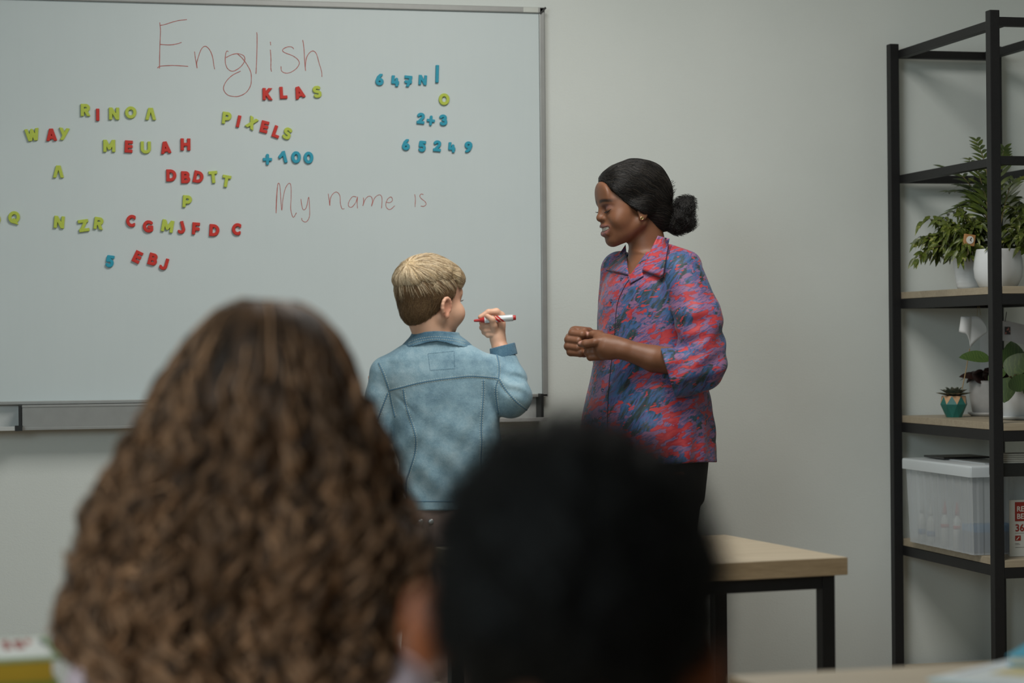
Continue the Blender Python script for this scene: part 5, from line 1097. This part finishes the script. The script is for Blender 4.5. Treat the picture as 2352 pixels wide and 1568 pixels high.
# broad dark-leaved plant in a grey pot with saucer
c = base_at(2264, 955, 6.80, ZM + .009); c[0] += .012
def saucer(c, R): return MB().lathe([(.0005, -.0088), (R * .82, -.0088), (R, -.001), (R, .003), (R * .95, .003), (R * .8, -.0005), (.0005, -.0005)], c, 40)
r, top = potted('potted_begonia', c, [(.045, 0), (.052, .004), (.060, .05), (.062, .09), (.061, .102)], 'plant with broad dark plum leaves in a grey pot beside the succulent', M_POTG, None, .9)
saucer(c, .066).build('saucer', M_POTG, r, smooth=True)
m = MB(); g = np.random.default_rng(9); stm = MB()
for k in range(16):
    a = k * 2.4; el = g.uniform(.05, .7); d = np.array((math.cos(a) * math.cos(el), math.sin(a) * math.cos(el), math.sin(el) * .6)); p = top + d * .025 + np.array((0, 0, .02)); stm.tube([top, p], .002, 5); leaf(m, p, d, np.array((0, 0, 1.)), g.uniform(.05, .075), .044, .35, .1, 7, .96)
leaf(m, top + np.array((-.035, -.02, .022)), np.array((-1, -.2, .06)), np.array((0, -.6, .7)), .085, .036, .05, .1, 8)
for k in range(7): leaf(m, top + np.array((-.03 + .016 * k, -.03, .012)), np.array((g.normal() * .6, -.3, .7)), np.array((0, -1, .4)), .06, .05, .2, .1, 7, .96)
stm.build('stem', M_STEM, r); m.build('foliage', leaf_mat('plum_leaf', srgb(38, 26, 26), srgb(60, 40, 36), None, 40, .35), r, smooth=True)
# large green-leaved plant in a white pot with saucer
c = base_at(2346, 962, 6.48, ZM + .009)
r, top = potted('potted_gloxinia', c, [(.048, 0), (.054, .004), (.062, .05), (.066, .09), (.065, .100)], 'plant with big ribbed green leaves in a white pot right of the front post', M_POT, None, .9)
saucer(c, .070).build('saucer', M_POT, r, smooth=True)
m = MB(); stm = MB()
for (bx, by, tx, ty, z, W2) in ((2276, 826, 2203, 815, 6.46, .058), (2320, 866, 2352, 806, 6.38, .075), (2330, 850, 2322, 778, 6.52, .070), (2318, 866, 2306, 920, 6.36, .060), (2340, 860, 2380, 880, 6.36, .08), (2345, 850, 2400, 800, 6.5, .08), (2330, 862, 2345, 896, 6.32, .075), (2320, 845, 2290, 800, 6.55, .06), (2310, 850, 2270, 870, 6.42, .055), (2350, 870, 2385, 930, 6.40, .06)):
    a, b = at(bx, by, z), at(tx, ty, z); stm.tube(catmull([top, (top + a) / 2 + np.array((0, 0, .015)), a], 4), .0028, 6); vw = (EYEP - a); vw /= np.linalg.norm(vw); leaf(m, a, b - a, vw * .6 + np.array((0, 0, .8)), np.linalg.norm(b - a) * 1.02, W2, .08, .12, 9, .97)
stm.build('stem', M_STEM, r)
t = NT('ribbed_leaf'); v = t.coord(); wv = t.new('ShaderNodeTexWave', wave_type='BANDS'); wv.inputs['Scale'].default_value = 36; wv.inputs['Distortion'].default_value = 9; t.link(v, wv.inputs['Vector'])
t.base(t.mix(t.noise(v, 30, 3), t.ramp(wv.outputs['Fac'], [(.06, srgb(84, 104, 50)), (.16, srgb(58, 80, 36)), (.8, srgb(50, 74, 34))]), srgb(66, 90, 42))); t.b.inputs['Roughness'].default_value = .5
m.build('foliage', t.m, r, smooth=True)
# paper twist hanging on a string, the skewer and the cards
M_PAPER = simple('white_paper', srgb(206, 208, 208), .8, 0, .02, 8)
p0 = at(2249, 702, 6.55); zr = 1.293
pt = empty('paper_ornament', (p0[0], p0[1], zr), 'curled white paper ornament hanging on a string under the planted shelf', 'ornament')
a = at(2253, 724, 6.55); MB().tube([np.array((p0[0], p0[1], zr)), a], .0006, 5).build('string', simple('twine', srgb(150, 136, 90), .9), pt); MB().tube([np.array((p0[0] - .004, p0[1], zr)), at(2244, 726, 6.55)], .0006, 5).build('string', bpy.data.materials['twine'], pt)
V = []; Fc = []; n_, m_ = 34, 8
for i in range(n_):
    s = i / (n_ - 1)
    if s < .6:                                                              # the rolled edge
        a = 4.9 * (1 - s / .6); ca, sa = math.cos(a), math.sin(a)
        topv = at(2219 + 11.5 * ca, 727, 6.55 - .014 * sa); low = at(2214 + 11.5 * ca, 765 + 3 * ca, 6.55 - .014 * sa)
        if s > .45: low = low + (at(2228, 800, 6.552) - low) * ((s - .45) / .15) ** 1.5
    else:                                                                   # the flat corner
        q = (s - .6) / .4; topv = at(2230.5 + 37 * q, 727 - 5 * q + 34 * q * q * q, 6.55 + .01 * q); low = at(2228 + 39.5 * q, 800 - 38 * q ** .8, 6.552 + .01 * q)
    for j in range(m_): V.append(topv + (low - topv) * j / (m_ - 1))
for i in range(n_ - 1):
    for j in range(m_ - 1): Fc.append((i * m_ + j, (i + 1) * m_ + j, (i + 1) * m_ + j + 1, i * m_ + j + 1))
o = mesh_obj('paper_twist', V, Fc, M_PAPER, pt, smooth=True); md = o.modifiers.new('thickness', 'SOLIDIFY'); md.thickness = .0006
sk = MB().tube([at(2210, 893, 6.70), at(2221, 838, 6.66), at(2227, 801, 6.62)], .0016, 7).build('wooden_skewer', simple('bamboo', srgb(182, 156, 116), .7)); tag(sk, 'thin wooden skewer stuck in the little teal succulent pot', 'skewer')
def card(name, pts, z, mat, label, cat, th_=.0012, zs=None):
    V = [at(x, y, z if zs is None else zs[k]) for k, (x, y) in enumerate(pts)]; n = np.cross(V[1] - V[0], V[2] - V[0]); n /= np.linalg.norm(n); N = len(V); V2 = [q + n * th_ for q in V]
    o = mesh_obj(name, V + V2, [tuple(range(N)), tuple(range(2 * N - 1, N - 1, -1))] + [(k, (k + 1) % N, N + (k + 1) % N, N + k) for k in range(N)], mat); return tag(o, label, cat)
card('paper_card', [(2251, 775), (2268, 762), (2290, 754), (2290, 948), (2252, 946)], 6.80, M_PAPER, 'tall white card leaning on the wall behind the broad green leaf', 'card', .0015, [6.925, 6.925, 6.925, 6.91, 6.91])
c1 = card('paper_card', [(2303, 737), (2312, 736), (2384, 753), (2384, 796), (2303, 782)], 6.74, simple('grey_printed_card', srgb(176, 174, 174), .7), 'grey printed card tilted above the ribbed green leaves at right', 'card', .0012)
# parts of the printed card: a black and red square emblem and the wire it hangs on
e = MB(); g = np.random.default_rng(6)
MB().obox(at(2314, 759, 6.735), RC * .0085, UC * .012, F * .0005).build('emblem', simple('black_emblem', srgb(44, 38, 38), .6), c1)
for k in range(7): e.obox(at(2310 + g.random() * 9, 752 + g.random() * 14, 6.7335), RC * .0016, UC * .0018, F * .0004)
e.build('emblem_print', simple('red_white_print', srgb(176, 110, 100), .6), c1)
MB().tube([at(2312, 716, 6.73), at(2308.5, 738, 6.735)], .0012, 6).build('wire', M_BLACK, c1)
# ---- lower shelf: lidded box and what is in it
ZL = .5642
def plastic(name, col, alpha):
    t = NT(name); n = t.n; t.b.inputs['Base Color'].default_value = col; t.b.inputs['Roughness'].default_value = .22
    tr = t.new('ShaderNodeBsdfTransparent'); tr.inputs[0].default_value = (.93, .95, .96, 1); mx = t.new('ShaderNodeMixShader'); fr = t.new('ShaderNodeLayerWeight'); fr.inputs['Blend'].default_value = .35
    f = t.math(t.math(fr.outputs['Facing'], 'MULTIPLY', .45), 'ADD', alpha); t.link(f, mx.inputs[0]); t.link(tr.outputs[0], mx.inputs[1]); t.link(t.b.outputs[0], mx.inputs[2]); t.link(mx.outputs[0], n['Material Output'].inputs['Surface']); return t.m
M_CLR = plastic('clear_cloudy_plastic', srgb(206, 212, 216), .40); M_LID = plastic('milky_lid_plastic', srgb(214, 222, 226), .66)
bx0 = 2.746; byf = -.639; byb = -.165; bx1 = bx0 + .20; zt_ = .795
bxr = empty('storage_box', ((bx0 + bx1) / 2, (byf + byb) / 2, ZL), 'translucent lidded plastic storage box on the lower shelf', 'box')
tp = .008; m = MB()                                       # walls flare outwards to the top; two sides carry vertical ribs
def wallgrid(p00, p10, p01, p11, out, ribs):
    V = []; Fc = []; n_ = ribs * 8
    for j in range(2):
        for i in range(n_ + 1):
            s = i / n_; a = p00 + (p10 - p00) * s; b = p01 + (p11 - p01) * s; p = a + (b - a) * j; V.append(p + out * .0025 * (.25 < (s * ribs) % 1 < .75))
    for i in range(n_): Fc.append((i, i + 1, n_ + 2 + i, n_ + 1 + i))
    m.add(V, Fc)
b = lambda x, y, z: np.array((x, y, z)); zi = ZL + .001
wallgrid(b(bx0 + tp, byb - tp, zi), b(bx0 + tp, byf + tp, zi), b(bx0, byb, zt_), b(bx0, byf, zt_), b(-1, 0, 0), 9)
wallgrid(b(bx0 + tp, byf + tp, zi), b(bx1 - tp, byf + tp, zi), b(bx0, byf, zt_), b(bx1, byf, zt_), b(0, -1, 0), 4)
wallgrid(b(bx1 - tp, byf + tp, zi), b(bx1 - tp, byb - tp, zi), b(bx1, byf, zt_), b(bx1, byb, zt_), b(1, 0, 0), 9)
wallgrid(b(bx1 - tp, byb - tp, zi), b(bx0 + tp, byb - tp, zi), b(bx1, byb, zt_), b(bx0, byb, zt_), b(0, 1, 0), 4)
m.add([b(bx0 + tp, byf + tp, zi), b(bx1 - tp, byf + tp, zi), b(bx1 - tp, byb - tp, zi), b(bx0 + tp, byb - tp, zi)], [(0, 1, 2, 3)]); m.build('body', M_CLR, bxr)
k = .011; q_ = MB().box((bx0 - k, byf - k, .786), (bx1 + k, byb + k, .826), .007); lm = MB()
lm.add(q_.v, [f for f in q_.f if not all(q_.v[i][2] < .7935 for i in f)])
lm.build('lid', M_LID, bxr, smooth=True); MB().box((bx0 + .07, byf + .06, .8262), (bx1 - .05, byb - .05, .8285), .001).build('lid_panel', M_LID, bxr)
M_GLUE = simple('white_bottle_plastic', srgb(214, 216, 210), .4); M_REDP = simple('red_label_print', srgb(190, 70, 66), .5); M_BLUE = simple('blue_label_print', srgb(58, 104, 150), .5)
def bottle(px, z, h, r_, lab, label):
    p = at(px, 1240, z); c = np.array((p[0], p[1], ZL + .0022)); o = empty('glue_bottle', c, label, 'bottle', 'glue bottles in the storage box')
    MB().lathe([(.0005, 0), (r_, .001), (r_, h * .55), (r_ * .9, h * .62), (r_ * .4, h * .68), (r_ * .4, h * .72)], c, 20).build('body', M_GLUE, o, smooth=True)
    MB().lathe([(r_ * .5, h * .72), (r_ * .45, h * .80), (r_ * .16, h), (.0005, h)], c, 16).build('nozzle', M_GLUE if lab == 'b' else M_REDP, o, smooth=True)
    MB().lathe([(r_ * 1.01, h * .18), (r_ * 1.01, h * .32)] if lab == 'b' else [(r_ * 1.01, h * .42), (r_ * 1.01, h * .5)], c, 20).build('label', M_BLUE if lab == 'b' else M_REDP, o, smooth=True)
bottle(2118, 6.78, .125, .0125, 'b', 'white glue bottle with blue label at the back of the storage box'); bottle(2139, 6.71, .120, .0125, 'b', 'plain white glue bottle next to the one at the back of the box')
bottle(2171, 6.62, .135, .0125, 'r', 'white glue bottle with red print in the middle of the storage box'); bottle(2199, 6.53, .140, .0125, 'r', 'white glue bottle with red print nearest the box corner')
p = at(2250, 1215, 6.52)
tag(MB().box((bx0 + .03, byf + .05, ZL + .0025), (bx1 - .02, byf + .165, ZL + .060), .004).build('pencil_case', simple('dark_blue_fabric', srgb(46, 70, 92), .8)), 'dark blue case lying at the front inside the storage box', 'case')
tag(MB().box((bx0 + .035, byf + .055, ZL + .0605), (bx1 - .025, byf + .15, ZL + .082), .003).build('folder', simple('bright_blue_plastic', srgb(26, 120, 168), .4)), 'bright blue folder on top of the dark case inside the box', 'folder')
tag(MB().box((bx0 + .05, byb - .17, .8288), (bx1 + .005, byb - .02, .8348), .002).build('tablet', simple('black_tablet_glass', srgb(20, 20, 22), .25)), 'flat black tablet lying on the lid of the storage box', 'tablet')
# right of the post: tray, papers, sign
def text_mesh(body, size, off=0.0):
    cu = bpy.data.curves.new('t', 'FONT'); cu.body = body; cu.size = size; cu.offset = off; cu.extrude = .0004; cu.resolution_u = 3
    o = bpy.data.objects.new('t', cu); COL.objects.link(o); bpy.context.view_layer.update(); me = o.to_mesh(); V = np.array([tuple(v.co) for v in me.vertices]); Fc = [tuple(p.vertices) for p in me.polygons]; o.to_mesh_clear(); bpy.data.objects.remove(o); bpy.data.curves.remove(cu); return V, Fc
sgz = 6.30; s0 = at(2319, 1263, sgz); s1 = at(2319, 1148, sgz); sy = float(s0[1]); sx = float(s0[0]); sh = float(s1[2] - ZL - .0005); PXM = sgz / FPX
sg = empty('card_sign', (sx + .05, sy, ZL), 'white card with red printing standing on the lower shelf by the post', 'sign')
MB().box((sx, sy, ZL + .0006), (sx + .105, sy + .0016, ZL + sh)).build('card', simple('white_sign_card', srgb(206, 206, 200), .6), sg); MB().box((sx + .01, sy + .002, ZL + .0006), (sx + .095, sy + .03, ZL + .004)).build('foot', simple('white_sign_card', srgb(206, 206, 200), .6), sg)
M_BRICK = simple('brick_red_ink', srgb(150, 42, 30), .55); M_WHT = simple('white_ink', srgb(214, 208, 200), .55)
def put_text(body, size, px, py, mat, nm, off, dy): V, Fc = text_mesh(body, size, off); q = at(px, py, sgz); mesh_obj(nm, np.stack([sx + (px - 2319) * PXM + V[:, 0], np.full(len(V), sy - dy) + V[:, 2], q[2] + V[:, 1]], 1), Fc, mat, sg)
q0, q1 = at(2333, 1197, sgz), at(2333, 1153, sgz); w0 = sx + (2333 - 2319) * PXM
MB().box((w0, sy - .0008, q0[2]), (w0 + .07, sy - .0001, q1[2]), .0003).build('emblem', M_BRICK, sg)
put_text('RE', 17 * PXM, 2337, 1174.5, M_WHT, 'lettering', .0004, .0012); put_text('BE', 17 * PXM, 2337, 1191.5, M_WHT, 'lettering', .0004, .0012); yT = -.715; xa = float(at(2299, 1070, 6.25)[0]); zt1, zt0 = float(at(2330, 1064, 6.243)[2]), float(at(2330, 1094, 6.243)[2])
lt = empty('letter_tray', (xa + .11, yT, ZL), 'black letter tray with papers on it behind the card sign', 'tray')
MB().box((xa, yT - .036, zt0), (xa + .23, yT + .058, zt1), .002).build('top', M_BLACK, lt); MB().box((xa, yT - .025, ZL + .0005), (xa + .006, yT + .045, zt0)).build('side_panel', M_BLACK, lt); MB().box((xa + .224, yT - .025, ZL + .0005), (xa + .23, yT + .045, zt0)).build('side_panel', M_BLACK, lt)
g = np.random.default_rng(8)
for k in range(5):
    z_ = zt1 + .0004 + k * .0055; d_ = g.normal() * .002
    tag(MB().box((xa + .004 + d_, yT - .028, z_), (xa + .215 + d_, yT + .045, z_ + .0046), .0008).build('booklet', simple('grey_booklet_paper', srgb(178, 178, 170), .7, 0, .04, 60)), 'grey booklet number %s from the bottom of the pile on the letter tray' % ('one', 'two', 'three', 'four', 'five')[k], 'booklet', 'booklets on the letter tray')
put_text('36', 23 * PXM, 2333, 1220, M_BRICK, 'lettering', .0006, .0006)
q0, q1 = at(2333, 1242, sgz), at(2333, 1230, sgz); MB().box((w0, sy - .0008, q0[2]), (w0 + 14 * PXM, sy - .0001, q1[2]), .0003).build('emblem', M_BRICK, sg)
a_ = np.array((w0 + 3 * PXM, sy - .0011, q0[2] + 2.5 * PXM)); MB().obox(a_ + np.array((3.4 * PXM, 0, 3.2 * PXM)), np.array((3.4 * PXM, 0, 3.4 * PXM)), np.array((.7 * PXM, 0, -.7 * PXM)), np.array((0, .0003, 0))).build('hammer_mark', M_WHT, sg)
for yy, ww in ((1224.5, .05), (1248, .012), (1250.5, .016), (1257, .05)): z_ = at(2333, yy, sgz)[2]; MB().box((w0, sy - .0005, z_ - .0005), (w0 + ww, sy - .0001, z_ + .0005)).build('small_print', simple('grey_print', srgb(110, 100, 96), .6), sg)
